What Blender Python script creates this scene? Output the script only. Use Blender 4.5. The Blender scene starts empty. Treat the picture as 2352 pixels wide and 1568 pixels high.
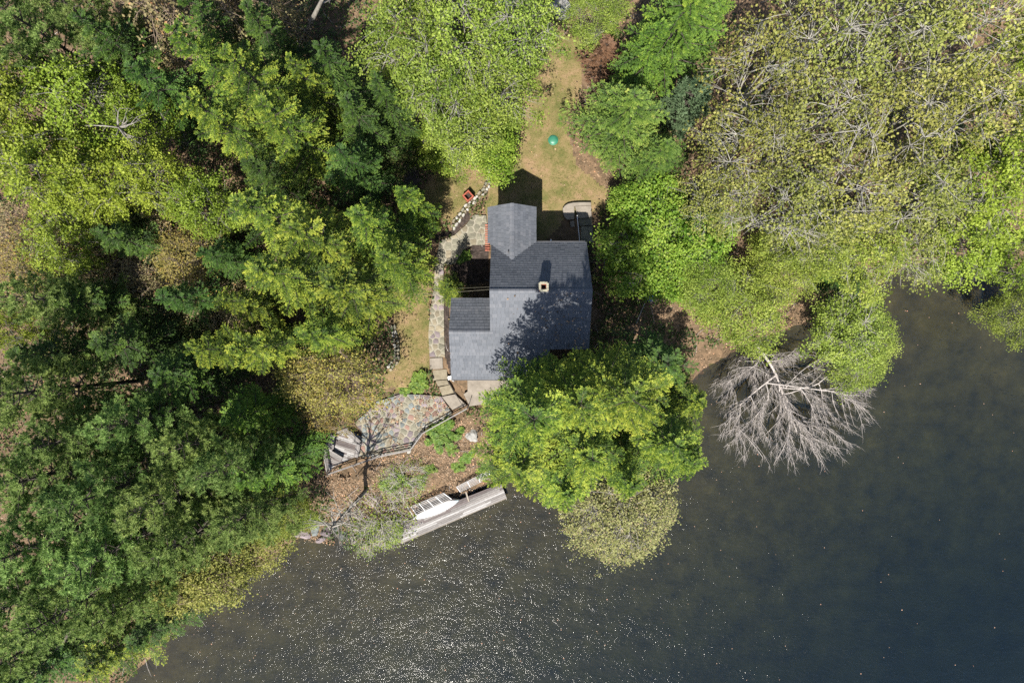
import bpy, math, random
import numpy as np
from mathutils import Vector

# ------------------------------------------------------------------ camera, sky, sun, exposure
H, F = 60.0, 1608.0            # camera height over the lawn, focal length in pixels of a 2352 px wide frame
ZW = -4.0                      # lake level
SUN_EL, SUN_AZ = math.radians(58.0), math.radians(11.5)   # sun stands to the south, shadows run north and a little east
scn = bpy.context.scene
cam_d = bpy.data.cameras.new('camera'); cam = bpy.data.objects.new('camera', cam_d)
scn.collection.objects.link(cam); scn.camera = cam
cam.location = (0, 0, H); cam.rotation_euler = (0, 0, 0)
cam_d.sensor_width = 36.0; cam_d.lens = 36.0*F/2352.0; cam_d.clip_end = 1000.0
wd = bpy.data.worlds.new('World'); scn.world = wd; wd.use_nodes = True
wn = wd.node_tree.nodes; wn.clear()
wo = wn.new('ShaderNodeOutputWorld'); wb = wn.new('ShaderNodeBackground'); ws = wn.new('ShaderNodeTexSky')
ws.sky_type = 'NISHITA'; ws.sun_disc = False; ws.sun_elevation = SUN_EL
ws.sun_rotation = math.pi + SUN_AZ
wb.inputs[1].default_value = 0.075
wd.node_tree.links.new(ws.outputs[0], wb.inputs[0]); wd.node_tree.links.new(wb.outputs[0], wo.inputs[0])
sd = bpy.data.lights.new('sun', 'SUN'); sd.energy = 4.6; sd.angle = math.radians(0.5); sd.color = (1.0, 0.95, 0.86)
sun = bpy.data.objects.new('sun', sd); scn.collection.objects.link(sun)
to_sun = Vector((-math.sin(SUN_AZ)*math.cos(SUN_EL), -math.cos(SUN_AZ)*math.cos(SUN_EL), math.sin(SUN_EL)))
sun.rotation_euler = to_sun.to_track_quat('Z', 'Y').to_euler()
vs = scn.view_settings; vs.view_transform = 'Standard'; vs.look = 'None'; vs.exposure = 1.3; vs.gamma = 1.0; vs.use_curve_mapping = False
scn.cycles.max_bounces = 6; scn.cycles.transparent_max_bounces = 8; scn.cycles.diffuse_bounces = 3
scn.cycles.transmission_bounces = 4; scn.cycles.caustics_reflective = False; scn.cycles.caustics_refractive = False
scn.cycles.sample_clamp_indirect = 4.0
scn.cycles.sample_clamp_direct = 7.0
scn.cycles.use_denoising = False          # the sparkle on the lake and the leaves stay crisp

COL = scn.collection
rng = np.random.default_rng(7)
random.seed(7)
TAU = 2*math.pi

# ------------------------------------------------------------------ helpers
def D(u, v, z=0.0):                      # a pixel of the 2352 x 1568 view, taken at height z
    k = (H - z)/F
    return ((u-1176.0)*k, (784.0-v)*k, z)
def S(x, y, z=0.0): return D(x*0.765625, y*0.765625, z)
def Z1(x, y, z=0.0): return S(1280+x/3.92, 560+y/3.92, z)
def Z2(x, y, z=0.0): return S(1280+x/3.92, 860+y/3.92, z)
def Z3(x, y, z=0.0): return S(900+x/3.92, 1120+y/3.92, z)
def Z4(x, y, z=0.0): return S(1100+x/3.92, 1350+y/3.92, z)

def link(o, parent=None):
    COL.objects.link(o)
    if parent is not None: o.parent = parent
    return o
def tag(o, label=None, cat=None, group=None, kind=None):
    if label: o['label'] = label
    if cat: o['category'] = cat
    if group: o['group'] = group
    if kind: o['kind'] = kind
    return o
def empty(name, loc=(0, 0, 0), label=None, cat=None, group=None):
    o = bpy.data.objects.new(name, None); o.location = loc; o.empty_display_size = 0.2
    link(o); return tag(o, label, cat, group)
def mesh_np(name, V, Fc, mat=None, attrs=None, smooth=False):
    """V (n,3); Fc list of (m,k) int arrays (k-gons)."""
    me = bpy.data.meshes.new(name)
    V = np.asarray(V, dtype=np.float32)
    if not isinstance(Fc, (list, tuple)): Fc = [Fc]
    Fc = [np.asarray(f, dtype=np.int32) for f in Fc if len(f)]
    nl = sum(f.size for f in Fc); nf = sum(len(f) for f in Fc)
    me.vertices.add(len(V)); me.vertices.foreach_set('co', V.ravel())
    me.loops.add(nl); me.polygons.add(nf)
    me.loops.foreach_set('vertex_index', np.concatenate([f.ravel() for f in Fc]))
    tot = np.concatenate([np.full(len(f), f.shape[1], np.int32) for f in Fc])
    st = np.concatenate([[0], np.cumsum(tot)[:-1]]).astype(np.int32)
    me.polygons.foreach_set('loop_start', st)
    me.polygons.foreach_set('use_smooth', np.full(nf, bool(smooth)))
    if attrs:
        for k, a in attrs.items():
            at = me.attributes.new(k, 'FLOAT', 'POINT'); at.data.foreach_set('value', np.asarray(a, np.float32))
    me.update(calc_edges=True); me.validate()
    if mat: me.materials.append(mat)
    return me
def mesh_py(name, V, Fc, mat=None, smooth=False):
    me = bpy.data.meshes.new(name); me.from_pydata([tuple(map(float, v)) for v in V], [], [tuple(f) for f in Fc])
    if smooth:
        for p in me.polygons: p.use_smooth = True
    me.update()
    if mat: me.materials.append(mat)
    return me
class MB:
    def __init__(s): s.v = []; s.f = []
    def add(s, V, Fc):
        n = len(s.v); s.v += [tuple(v) for v in V]; s.f += [tuple(i+n for i in f) for f in Fc]
    def box(s, c, d, rz=0.0):
        x, y, z = [k/2 for k in d]; cs, sn = math.cos(rz), math.sin(rz)
        P = [(-x,-y,-z),(x,-y,-z),(x,y,-z),(-x,y,-z),(-x,-y,z),(x,-y,z),(x,y,z),(-x,y,z)]
        s.add([(c[0]+a*cs-b*sn, c[1]+a*sn+b*cs, c[2]+q) for a, b, q in P],
              [(0,3,2,1),(4,5,6,7),(0,1,5,4),(1,2,6,5),(2,3,7,6),(3,0,4,7)])
    def bar(s, a, b, w, h):                        # rectangular bar between two points
        a, b = Vector(a), Vector(b); t = (b-a).normalized()
        up = Vector((0,0,1)) if abs(t.z) < .95 else Vector((0,1,0))
        sx = t.cross(up).normalized()*w/2; sy = sx.cross(t).normalized()*h/2
        P = [a-sx-sy, a+sx-sy, a+sx+sy, a-sx+sy, b-sx-sy, b+sx-sy, b+sx+sy, b-sx+sy]
        s.add(P, [(3,2,1,0),(4,5,6,7),(0,1,5,4),(1,2,6,5),(2,3,7,6),(3,0,4,7)])
    def tube(s, pts, radii, n=6):
        V, Fc = tube(pts, radii, n); s.add(V, Fc)
    def prism(s, poly, z0, z1):
        n = len(poly); a = sum(poly[i][0]*poly[(i+1)%n][1]-poly[(i+1)%n][0]*poly[i][1] for i in range(n))
        if a < 0: poly = poly[::-1]
        z1s = z1 if hasattr(z1, '__len__') else [z1]*n
        V = [(p[0], p[1], z0) for p in poly]+[(p[0], p[1], z) for p, z in zip(poly, z1s)]
        s.add(V, [tuple(range(n))[::-1], tuple(range(n, 2*n))]+[(i, (i+1)%n, n+(i+1)%n, n+i) for i in range(n)])
    def obj(s, name, mat, parent=None, smooth=False, bevel=0.0):
        o = bpy.data.objects.new(name, mesh_py(name, s.v, s.f, mat, smooth)); link(o, parent)
        if bevel:
            m = o.modifiers.new('bevel', 'BEVEL'); m.width = bevel; m.segments = 1
        return o
def tube(pts, radii, n=6):
    pts = [Vector(p) for p in pts]; V = []; Fc = []
    m = len(pts)
    if not hasattr(radii, '__len__'): radii = [radii]*m
    prev = None
    for i, p in enumerate(pts):
        t = (pts[min(i+1, m-1)]-pts[max(i-1, 0)])
        t = t.normalized() if t.length > 1e-9 else Vector((0,0,1))
        if prev is None: a = t.cross(Vector((0.3,0.9,0.2))).normalized()
        else:
            a = prev - t*prev.dot(t); a = a.normalized() if a.length > 1e-6 else t.cross(Vector((1,0,0))).normalized()
        prev = a; b = t.cross(a)
        for k in range(n):
            c = TAU*k/n; V.append(p+(a*math.cos(c)+b*math.sin(c))*radii[i])
    for i in range(m-1):
        for k in range(n):
            k2 = (k+1) % n; Fc.append((i*n+k, i*n+k2, (i+1)*n+k2, (i+1)*n+k))
    Fc.append(tuple(range(n))[::-1]); Fc.append(tuple(range((m-1)*n, m*n)))
    return V, Fc
def inside(poly, X, Y):
    X = np.asarray(X, float); Y = np.asarray(Y, float); r = np.zeros(X.shape, bool)
    n = len(poly); j = n-1
    for i in range(n):
        xi, yi = poly[i][0], poly[i][1]; xj, yj = poly[j][0], poly[j][1]
        c = ((yi > Y) != (yj > Y)) & (X < (xj-xi)*(Y-yi)/((yj-yi) if yj != yi else 1e-9)+xi)
        r ^= c; j = i
    return r
def dist_line(poly, X, Y, closed=False):
    d = np.full(np.shape(X), 1e9)
    m = len(poly) if closed else len(poly)-1
    for i in range(m):
        ax, ay = poly[i][:2]; bx, by = poly[(i+1) % len(poly)][:2]
        L2 = (bx-ax)**2+(by-ay)**2+1e-12
        t = np.clip(((X-ax)*(bx-ax)+(Y-ay)*(by-ay))/L2, 0, 1)
        d = np.minimum(d, np.hypot(X-ax-t*(bx-ax), Y-ay-t*(by-ay)))
    return d
def hash2(ix, iy, s=0):
    v = np.sin(ix*127.1+iy*311.7+s*74.7)*43758.5453
    return v-np.floor(v)
def vnoise(X, Y, s=0):
    ix, iy = np.floor(X), np.floor(Y); fx, fy = X-ix, Y-iy
    fx = fx*fx*(3-2*fx); fy = fy*fy*(3-2*fy)
    return (hash2(ix,iy,s)*(1-fx)+hash2(ix+1,iy,s)*fx)*(1-fy)+(hash2(ix,iy+1,s)*(1-fx)+hash2(ix+1,iy+1,s)*fx)*fy

# ------------------------------------------------------------------ materials
def newmat(name):
    m = bpy.data.materials.new(name); m.use_nodes = True
    nt = m.node_tree; nt.nodes.clear()
    out = nt.nodes.new('ShaderNodeOutputMaterial')
    return m, nt, out
def noise_node(nt, scale, detail=4, rough=.6, coord='Object', vec_scale=None):
    tc = nt.nodes.new('ShaderNodeTexCoord'); n = nt.nodes.new('ShaderNodeTexNoise')
    n.inputs['Scale'].default_value = scale; n.inputs['Detail'].default_value = detail; n.inputs['Roughness'].default_value = rough
    src = tc.outputs[coord]
    if vec_scale:
        mp = nt.nodes.new('ShaderNodeMapping'); mp.inputs['Scale'].default_value = vec_scale
        nt.links.new(src, mp.inputs['Vector']); src = mp.outputs['Vector']
    nt.links.new(src, n.inputs['Vector']); return n
def ramp_node(nt, src, stops):
    r = nt.nodes.new('ShaderNodeValToRGB'); cr = r.color_ramp
    while len(cr.elements) < len(stops): cr.elements.new(0.5)
    for e, (p, c) in zip(cr.elements, stops): e.position = p; e.color = (*c, 1)
    nt.links.new(src, r.inputs['Fac']); return r
def mat_noise(name, stops, scale=3.0, detail=6, rough=.9, bump=0.0, bscale=None, coord='Object', vec_scale=None, rnd=0.0, spec=.3, nrough=.65):
    m, nt, out = newmat(name)
    n = noise_node(nt, scale, detail, nrough, coord, vec_scale); r = ramp_node(nt, n.outputs['Fac'], stops)
    b = nt.nodes.new('ShaderNodeBsdfPrincipled'); b.inputs['Roughness'].default_value = rough
    b.inputs['Specular IOR Level'].default_value = spec
    col = r.outputs['Color']
    if rnd:
        oi = nt.nodes.new('ShaderNodeObjectInfo'); hs = nt.nodes.new('ShaderNodeHueSaturation')
        mr = nt.nodes.new('ShaderNodeMapRange'); mr.inputs['To Min'].default_value = 1-rnd; mr.inputs['To Max'].default_value = 1+rnd
        nt.links.new(oi.outputs['Random'], mr.inputs['Value']); nt.links.new(mr.outputs['Result'], hs.inputs['Value'])
        nt.links.new(col, hs.inputs['Color']); col = hs.outputs['Color']
    nt.links.new(col, b.inputs['Base Color'])
    if bump:
        n2 = noise_node(nt, bscale or scale*3, 5, .6, coord, vec_scale)
        bp = nt.nodes.new('ShaderNodeBump'); bp.inputs['Strength'].default_value = .6; bp.inputs['Distance'].default_value = bump
        nt.links.new(n2.outputs['Fac'], bp.inputs['Height']); nt.links.new(bp.outputs['Normal'], b.inputs['Normal'])
    nt.links.new(b.outputs[0], out.inputs['Surface']); return m
def mat_leaf(name, stops, transl=.35, rnd=.12, hue=.012, rough=.55, spec=.25):
    """colour from the per-leaf attribute 'tint' (0 = old dark leaf, 1 = fresh tip), varied per plant."""
    m, nt, out = newmat(name)
    a = nt.nodes.new('ShaderNodeAttribute'); a.attribute_name = 'tint'
    r = ramp_node(nt, a.outputs['Fac'], stops)
    oi = nt.nodes.new('ShaderNodeObjectInfo'); hs = nt.nodes.new('ShaderNodeHueSaturation')
    mr = nt.nodes.new('ShaderNodeMapRange'); mr.inputs['To Min'].default_value = 1-rnd; mr.inputs['To Max'].default_value = 1+rnd
    nt.links.new(oi.outputs['Random'], mr.inputs['Value']); nt.links.new(mr.outputs['Result'], hs.inputs['Value'])
    mh = nt.nodes.new('ShaderNodeMath'); mh.operation = 'MULTIPLY'; mh.inputs[1].default_value = 7.31
    fr = nt.nodes.new('ShaderNodeMath'); fr.operation = 'FRACT'
    mr2 = nt.nodes.new('ShaderNodeMapRange'); mr2.inputs['To Min'].default_value = .5-hue; mr2.inputs['To Max'].default_value = .5+hue
    nt.links.new(oi.outputs['Random'], mh.inputs[0]); nt.links.new(mh.outputs[0], fr.inputs[0]); nt.links.new(fr.outputs[0], mr2.inputs['Value'])
    nt.links.new(mr2.outputs['Result'], hs.inputs['Hue']); nt.links.new(r.outputs['Color'], hs.inputs['Color'])
    b = nt.nodes.new('ShaderNodeBsdfPrincipled'); b.inputs['Roughness'].default_value = rough; b.inputs['Specular IOR Level'].default_value = spec
    t = nt.nodes.new('ShaderNodeBsdfTranslucent'); mx = nt.nodes.new('ShaderNodeMixShader'); mx.inputs[0].default_value = transl
    nt.links.new(hs.outputs['Color'], b.inputs['Base Color']); nt.links.new(hs.outputs['Color'], t.inputs['Color'])
    nt.links.new(b.outputs[0], mx.inputs[1]); nt.links.new(t.outputs[0], mx.inputs[2]); nt.links.new(mx.outputs[0], out.inputs['Surface'])
    return m
def mat_tint(name, stops, rough=.85, spec=.3, scale=14, amt=.35):
    """colour by attribute 'tint' per piece with fine grain on top"""
    m, nt, out = newmat(name)
    a = nt.nodes.new('ShaderNodeAttribute'); a.attribute_name = 'tint'
    r = ramp_node(nt, a.outputs['Fac'], stops)
    n = noise_node(nt, scale, 5, .7); n0 = noise_node(nt, .5, 3, .6)
    ad = nt.nodes.new('ShaderNodeMath'); ad.operation = 'ADD'; nt.links.new(n.outputs['Fac'], ad.inputs[0]); nt.links.new(n0.outputs['Fac'], ad.inputs[1])
    mr = nt.nodes.new('ShaderNodeMapRange'); mr.inputs['From Max'].default_value = 2.0
    mr.inputs['To Min'].default_value = 1-amt; mr.inputs['To Max'].default_value = 1+amt
    nt.links.new(ad.outputs[0], mr.inputs['Value'])
    hs = nt.nodes.new('ShaderNodeHueSaturation'); nt.links.new(mr.outputs['Result'], hs.inputs['Value']); nt.links.new(r.outputs['Color'], hs.inputs['Color'])
    b = nt.nodes.new('ShaderNodeBsdfPrincipled'); b.inputs['Roughness'].default_value = rough; b.inputs['Specular IOR Level'].default_value = spec
    nt.links.new(hs.outputs['Color'], b.inputs['Base Color']); nt.links.new(b.outputs[0], out.inputs['Surface']); return m

M = {}
M['floor'] = mat_noise('forest_floor', [(.25,(.035,.026,.016)),(.45,(.085,.058,.034)),(.6,(.15,.098,.058)),(.78,(.22,.145,.09))], 1.6, 10, .95, .05, 9, nrough=.75)
M['lakebed'] = mat_noise('lake_bed', [(.3,(.028,.022,.008)),(.45,(.06,.048,.018)),(.6,(.09,.075,.03)),(.8,(.16,.13,.06))], .55, 10, .95, nrough=.7)
M['lawn'] = mat_noise('lawn_grass', [(.32,(.05,.065,.015)),(.43,(.10,.095,.03)),(.52,(.155,.12,.052)),(.6,(.20,.135,.075)),(.7,(.26,.165,.10))], .38, 14, .95, .04, 14, nrough=.78)
M['mulch'] = mat_noise('mulch', [(.3,(.012,.009,.007)),(.5,(.035,.026,.022)),(.7,(.08,.06,.052))], 5, 8, .95, .05, 14)
M['mortar'] = mat_noise('mortar', [(.3,(.15,.137,.105)),(.7,(.27,.25,.2))], 4, 6, .95, .01)
M['concrete'] = mat_noise('concrete', [(.3,(.13,.112,.092)),(.5,(.185,.162,.135)),(.7,(.235,.207,.175))], 1.5, 10, .9, .008, 20, nrough=.75)
M['stone_grey'] = mat_noise('stone_grey', [(.3,(.09,.085,.065)),(.7,(.19,.18,.135))], 2.5, 8, .9, .015, 8, rnd=.25)
M['stone_tan'] = mat_noise('stone_tan', [(.3,(.13,.11,.075)),(.7,(.23,.20,.145))], 2.5, 8, .9, .015, 8, rnd=.25)
M['stone_pink'] = mat_noise('stone_pink', [(.3,(.12,.075,.06)),(.7,(.2,.125,.10))], 2.5, 8, .9, .015, 8, rnd=.25)
M['stone_blue'] = mat_noise('stone_blue', [(.3,(.08,.09,.09)),(.7,(.17,.185,.18))], 2.5, 8, .9, .015, 8, rnd=.3)
M['stone_purple'] = mat_noise('stone_purple', [(.3,(.10,.08,.085)),(.7,(.19,.16,.165))], 2.5, 8, .9, .015, 8, rnd=.3)
M['stone_pale'] = mat_noise('stone_pale', [(.3,(.22,.21,.18)),(.7,(.4,.385,.35))], 2.5, 8, .9, .02, 8, rnd=.2)
M['rock_white'] = mat_noise('rock_white', [(.3,(.13,.13,.12)),(.7,(.3,.29,.275))], 2.5, 8, .85, .03, 6)
M['roof'] = mat_tint('shingle', [(0,(.06,.066,.078)),(.5,(.083,.09,.104)),(1,(.11,.114,.127))], .8, .35, 10, .4)
M['roof_deck'] = mat_noise('roof_board', [(.3,(.05,.05,.055)),(.7,(.08,.08,.085))], 3)
M['wall'] = mat_noise('clapboard', [(.3,(.09,.07,.055)),(.7,(.14,.11,.085))], 2, 6, .8)
M['trim'] = mat_noise('trim_paint', [(.3,(.6,.6,.58)),(.7,(.75,.75,.73))], 3, 4, .5)
M['glass'] = mat_noise('window_glass', [(.3,(.01,.012,.015)),(.7,(.02,.025,.03))], 1, 2, .05, spec=.6)
M['cap'] = mat_noise('chimney_stone', [(.3,(.16,.15,.11)),(.7,(.3,.28,.21))], 6, 6, .9, .01)
M['brick'] = mat_noise('red_brick', [(.3,(.22,.07,.045)),(.7,(.36,.13,.09))], 5, 6, .9, .006, rnd=.25)
M['soot'] = mat_noise('soot', [(.3,(.004,.004,.004)),(.7,(.01,.01,.01))], 4)
WGRAIN = (1.2, 14, 14)
M['wood_grey'] = mat_noise('weathered_wood_grey', [(.25,(.09,.08,.074)),(.5,(.17,.157,.15)),(.75,(.28,.265,.255))], 2.2, 8, .85, .004, vec_scale=WGRAIN, rnd=.2)
M['wood_pale'] = mat_noise('weathered_wood_pale', [(.25,(.14,.13,.122)),(.5,(.25,.24,.235)),(.75,(.37,.36,.355))], 2.2, 8, .85, .004, vec_scale=WGRAIN, rnd=.15)
M['wood_brown'] = mat_noise('weathered_wood_brown', [(.25,(.045,.036,.034)),(.5,(.10,.083,.08)),(.75,(.17,.15,.148))], 2.2, 8, .85, .004, vec_scale=WGRAIN, rnd=.25)
M['wood_tan'] = mat_noise('weathered_wood_tan', [(.3,(.15,.125,.10)),(.7,(.26,.23,.19))], 3, 6, .85, .004, rnd=.2)
M['wood_dark'] = mat_noise('dark_wood', [(.3,(.035,.028,.024)),(.7,(.08,.066,.056))], 3, 6, .85, .004, rnd=.2)
M['metal'] = mat_noise('grey_metal', [(.3,(.42,.43,.44)),(.7,(.6,.6,.6))], 5, 4, .45)
M['iron'] = mat_noise('dark_iron', [(.3,(.03,.028,.027)),(.7,(.07,.062,.058))], 5, 4, .6)
M['canoe'] = mat_noise('white_hull', [(.3,(.6,.6,.59)),(.7,(.72,.72,.71))], 2, 5, .35, spec=.5)
M['canoe_tip'] = mat_noise('faded_blue_paint', [(.3,(.3,.4,.45)),(.7,(.42,.52,.56))], 2, 5, .4, spec=.5)
M['green_lid'] = mat_noise('green_plastic', [(.3,(.02,.12,.07)),(.7,(.035,.17,.105))], 2, 4, .45, spec=.5)
M['red_wood'] = mat_noise('red_wood', [(.3,(.2,.045,.028)),(.7,(.3,.085,.05))], 4, 5, .7)
M['blue'] = mat_noise('blue_tarp', [(.35,(.03,.07,.26)),(.55,(.07,.16,.42)),(.62,(.5,.55,.6)),(.8,(.65,.68,.7))], 1.5, 3, .4, spec=.5)
M['tub'] = mat_noise('dark_tub', [(.3,(.02,.02,.022)),(.7,(.05,.05,.052))], 4, 4, .6)
BK = (1, 1, .25)
M['bark_dark'] = mat_noise('bark_dark', [(.3,(.03,.024,.02)),(.7,(.09,.075,.062))], 5, 6, .95, .02, vec_scale=BK)
M['bark_grey'] = mat_noise('bark_grey', [(.3,(.11,.10,.085)),(.7,(.27,.25,.22))], 5, 6, .9, .01, vec_scale=BK)
M['bark_pale'] = mat_noise('bark_pale', [(.3,(.15,.14,.12)),(.7,(.36,.34,.30))], 5, 6, .9, .01, vec_scale=BK)
M['bark_dead'] = mat_noise('bark_dead', [(.3,(.17,.15,.135)),(.5,(.31,.28,.26)),(.7,(.44,.40,.375))], 5, 6, .9, .01)
M['twig_brown'] = mat_noise('twig_brown', [(.3,(.15,.11,.08)),(.7,(.32,.245,.185))], 5, 6, .9)
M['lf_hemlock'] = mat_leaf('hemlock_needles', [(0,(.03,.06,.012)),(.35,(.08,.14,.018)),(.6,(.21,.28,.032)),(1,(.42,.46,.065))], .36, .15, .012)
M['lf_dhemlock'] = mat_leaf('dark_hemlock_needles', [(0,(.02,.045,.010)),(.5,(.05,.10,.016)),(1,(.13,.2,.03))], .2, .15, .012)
M['lf_pine'] = mat_leaf('pine_needles', [(0,(.075,.13,.035)),(.5,(.20,.295,.08)),(1,(.38,.48,.15))], .5, .14, .015)
M['lf_fir'] = mat_leaf('fir_needles', [(0,(.03,.07,.013)),(.45,(.085,.17,.022)),(.8,(.17,.27,.035)),(1,(.28,.37,.05))], .32, .12, .012)
M['lf_spruce'] = mat_leaf('spruce_needles', [(0,(.03,.065,.014)),(.45,(.085,.155,.025)),(.8,(.17,.25,.045)),(1,(.30,.35,.07))], .3, .12, .01)
M['lf_blue'] = mat_leaf('blue_fir_needles', [(0,(.03,.06,.028)),(1,(.14,.2,.10))], .2, .1, .01)
M['lf_maple'] = mat_leaf('young_leaves_yellow_green', [(0,(.08,.12,.012)),(.5,(.20,.26,.025)),(1,(.32,.38,.055))], .42, .12, .015)
M['lf_olive'] = mat_leaf('young_leaves_olive', [(0,(.10,.115,.026)),(.5,(.225,.24,.05)),(1,(.36,.36,.10))], .38, .12, .014)
M['lf_birch'] = mat_leaf('young_leaves_fresh_green', [(0,(.075,.12,.015)),(.5,(.20,.265,.038)),(1,(.34,.40,.08))], .42, .12, .012)
M['lf_bright'] = mat_leaf('shrub_leaves_bright_green', [(0,(.06,.13,.01)),(.5,(.17,.27,.03)),(1,(.30,.38,.06))], .42, .1, .012)
M['lf_gold'] = mat_leaf('budding_leaves_gold', [(0,(.13,.12,.03)),(.5,(.25,.22,.055)),(.8,(.34,.29,.075)),(1,(.36,.23,.06))], .35, .12, .014)
M['lf_ygold'] = mat_leaf('budding_leaves_yellow', [(0,(.10,.115,.022)),(.5,(.21,.225,.05)),(1,(.34,.33,.09))], .38, .1, .012)
M['lf_bud'] = mat_leaf('buds_grey_green', [(0,(.14,.15,.05)),(.5,(.24,.26,.09)),(.8,(.31,.30,.13)),(1,(.33,.26,.15))], .35, .1, .014)
M['lf_brown'] = mat_leaf('buds_brown', [(0,(.09,.075,.035)),(.5,(.21,.18,.085)),(.85,(.32,.26,.13)),(1,(.42,.22,.11))], .3, .15, .014)
M['lf_dead'] = mat_leaf('dead_needles', [(0,(.05,.026,.016)),(1,(.18,.095,.055))], .2, .1, .01)
M['lf_under'] = mat_leaf('undergrowth_leaves', [(0,(.025,.045,.012)),(.5,(.06,.095,.022)),(.8,(.11,.12,.03)),(1,(.16,.12,.05))], .3, .1, .01)
M['lf_litter'] = mat_leaf('fallen_leaves', [(0,(.06,.04,.026)),(.5,(.19,.13,.085)),(.85,(.36,.24,.16)),(1,(.46,.24,.14))], .15, .1, .01)
M['lf_grass'] = mat_leaf('grass_blades', [(0,(.055,.085,.015)),(.5,(.13,.12,.038)),(1,(.25,.165,.085))], .3, .1, .01)
M['lf_fern'] = mat_leaf('fern_fronds', [(0,(.035,.08,.012)),(.5,(.09,.16,.022)),(1,(.19,.25,.045))], .3, .1, .012)

# ------------------------------------------------------------------ terrain with the lake bed
SHORE = [D(*p, ZW)[:2] for p in [(-900,2500),(100,1760),(285,1575),(420,1440),(565,1335),(690,1240),(790,1255),(850,1262),(915,1225),(1040,1150),
         (1160,1105),(1300,1060),(1450,990),(1560,915),(1630,845),(1720,795),(1830,752),(1930,715),(2010,668),(2075,622),(2150,600),(2230,612),(2330,640),(2460,640),(2700,600),(4200,500)]]
LAND = SHORE+[(200, 300), (-200, 300), (-200, SHORE[0][1])]
TERR = [Z3(*p)[:2] for p in [(1180,240),(1440,250),(1590,260),(1660,270),(1790,470),(1455,640),(1300,890),(930,965),(680,960),(730,700),(640,580),(800,440),(900,330),(1100,270)]]
ZT = -0.6
TERR = [((x)*(H-ZT)/H, (y)*(H-ZT)/H) for x, y in TERR]
DECK = [tuple(c*(H-ZT)/H for c in Z3(*p)[:2]) for p in [(360,690),(560,640),(740,760),(690,960),(400,1095),(330,1165),(275,900)]]
PAD = [tuple(c*1.01 for c in D(*p)[:2]) for p in [(700,1000),(860,905),(1040,890),(1090,925),(1000,1000),(960,1040),(900,1050),(750,1095)]]
STEPPOLY = [Z2(*p)[:2] for p in [(60,1000),(250,1000),(480,1380),(300,1460),(120,1230)]]
def smooth(t): t = np.clip(t, 0, 1); return t*t*(3-2*t)
def ground(X, Y):
    X = np.asarray(X, float); Y = np.asarray(Y, float)
    d = dist_line(SHORE, X, Y); land = inside(LAND, X, Y); d = np.where(land, d, -d)
    up = ZW-.05+4.05*smooth((d+.3)/9.0)+np.where(d > 9, .012*(d-9), 0)
    dep = -d
    dn = ZW-.08-.075*dep-.007*np.clip(dep, 0, 40)**1.6+.12*(vnoise(X*.6, Y*.6, 3)-.5)
    dn = np.maximum(dn, ZW-6.0)
    z = np.where(d > 0, up, dn)
    rough = np.where((d > .5) & (np.hypot(X-1, Y-3) > 13), (vnoise(X*.35, Y*.35, 1)-.5)*.5+(vnoise(X*1.1, Y*1.1, 2)-.5)*.18, (vnoise(X*1.1, Y*1.1, 2)-.5)*.05)
    z = z+np.where(d > 0, rough, 0)
    w = smooth((X+8)/2)*smooth((10-X)/2)*smooth((Y+6.5)/1.5)*smooth((34-Y)/8)*smooth((d-4.5)/2.5)
    z = z*(1-w)+(-.15+.02*vnoise(X*.8, Y*.8, 5))*w
    stp = inside(STEPPOLY, X, Y)
    z = np.where(stp, np.minimum(z, -.85), z)
    pad = inside(PAD, X, Y) | (dist_line(PAD, X, Y, True) < .4)
    z = np.where(pad, np.minimum(z, ZT-.25), z)
    return z
def gz(x, y): return float(ground(np.array([x]), np.array([y]))[0])
ax = np.concatenate([np.arange(-190, -52, 6.0), np.arange(-52, 52, .5), np.arange(52, 190, 6.0)])
ay = np.concatenate([np.arange(-170, -38, 6.0), np.arange(-38, 38, .5), np.arange(38, 170, 6.0)])
GX, GY = np.meshgrid(ax, ay); GZ = ground(GX, GY)
nx, ny = len(ax), len(ay); idx = np.arange(nx*ny).reshape(ny, nx)
q = np.stack([idx[:-1,:-1], idx[:-1,1:], idx[1:,1:], idx[1:,:-1]], -1).reshape(-1, 4)
g = bpy.data.objects.new('ground', mesh_np('ground', np.stack([GX, GY, GZ], -1).reshape(-1, 3), q, M['floor'], smooth=True))
g.data.materials.append(M['lakebed']); zc_ = GZ.ravel()[q].mean(1); g.data.polygons.foreach_set('material_index', (zc_ < ZW-.02).astype(np.int32))
tag(link(g), kind='structure')

def sheet(name, poly, mat, lift, step=.25, kind='structure', parent=None):
    P = np.array(poly); x = np.arange(P[:,0].min()-step, P[:,0].max()+2*step, step); y = np.arange(P[:,1].min()-step, P[:,1].max()+2*step, step)
    X, Y = np.meshgrid(x, y); Zv = ground(X, Y)+lift
    id_ = np.arange(X.size).reshape(X.shape)
    q = np.stack([id_[:-1,:-1], id_[:-1,1:], id_[1:,1:], id_[1:,:-1]], -1).reshape(-1, 4)
    cx = (X[:-1,:-1]+step/2).ravel(); cy = (Y[:-1,:-1]+step/2).ravel()
    q = q[inside(poly, cx, cy)]
    V = np.stack([X, Y, Zv], -1).reshape(-1, 3); used = np.unique(q); re = np.zeros(len(V), int); re[used] = np.arange(len(used))
    o = bpy.data.objects.new(name, mesh_np(name, V[used], re[q], mat, smooth=True)); link(o, parent)
    if not parent: tag(o, kind=kind)
    return o
LAWN_N = [D(*p)[:2] for p in [(1185,200),(1230,120),(1290,70),(1345,100),(1335,200),(1300,290),(1325,380),(1400,440),(1385,480),(1300,500),(1250,560),(1125,560),(1115,490),(1120,440),(1145,370),(1185,300),(1150,260)]]
LAWN_W = [D(*p)[:2] for p in [(1000,395),(1060,375),(1140,372),(1128,425),(1075,480),(1045,510),(1000,500),(970,440)]]
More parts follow.
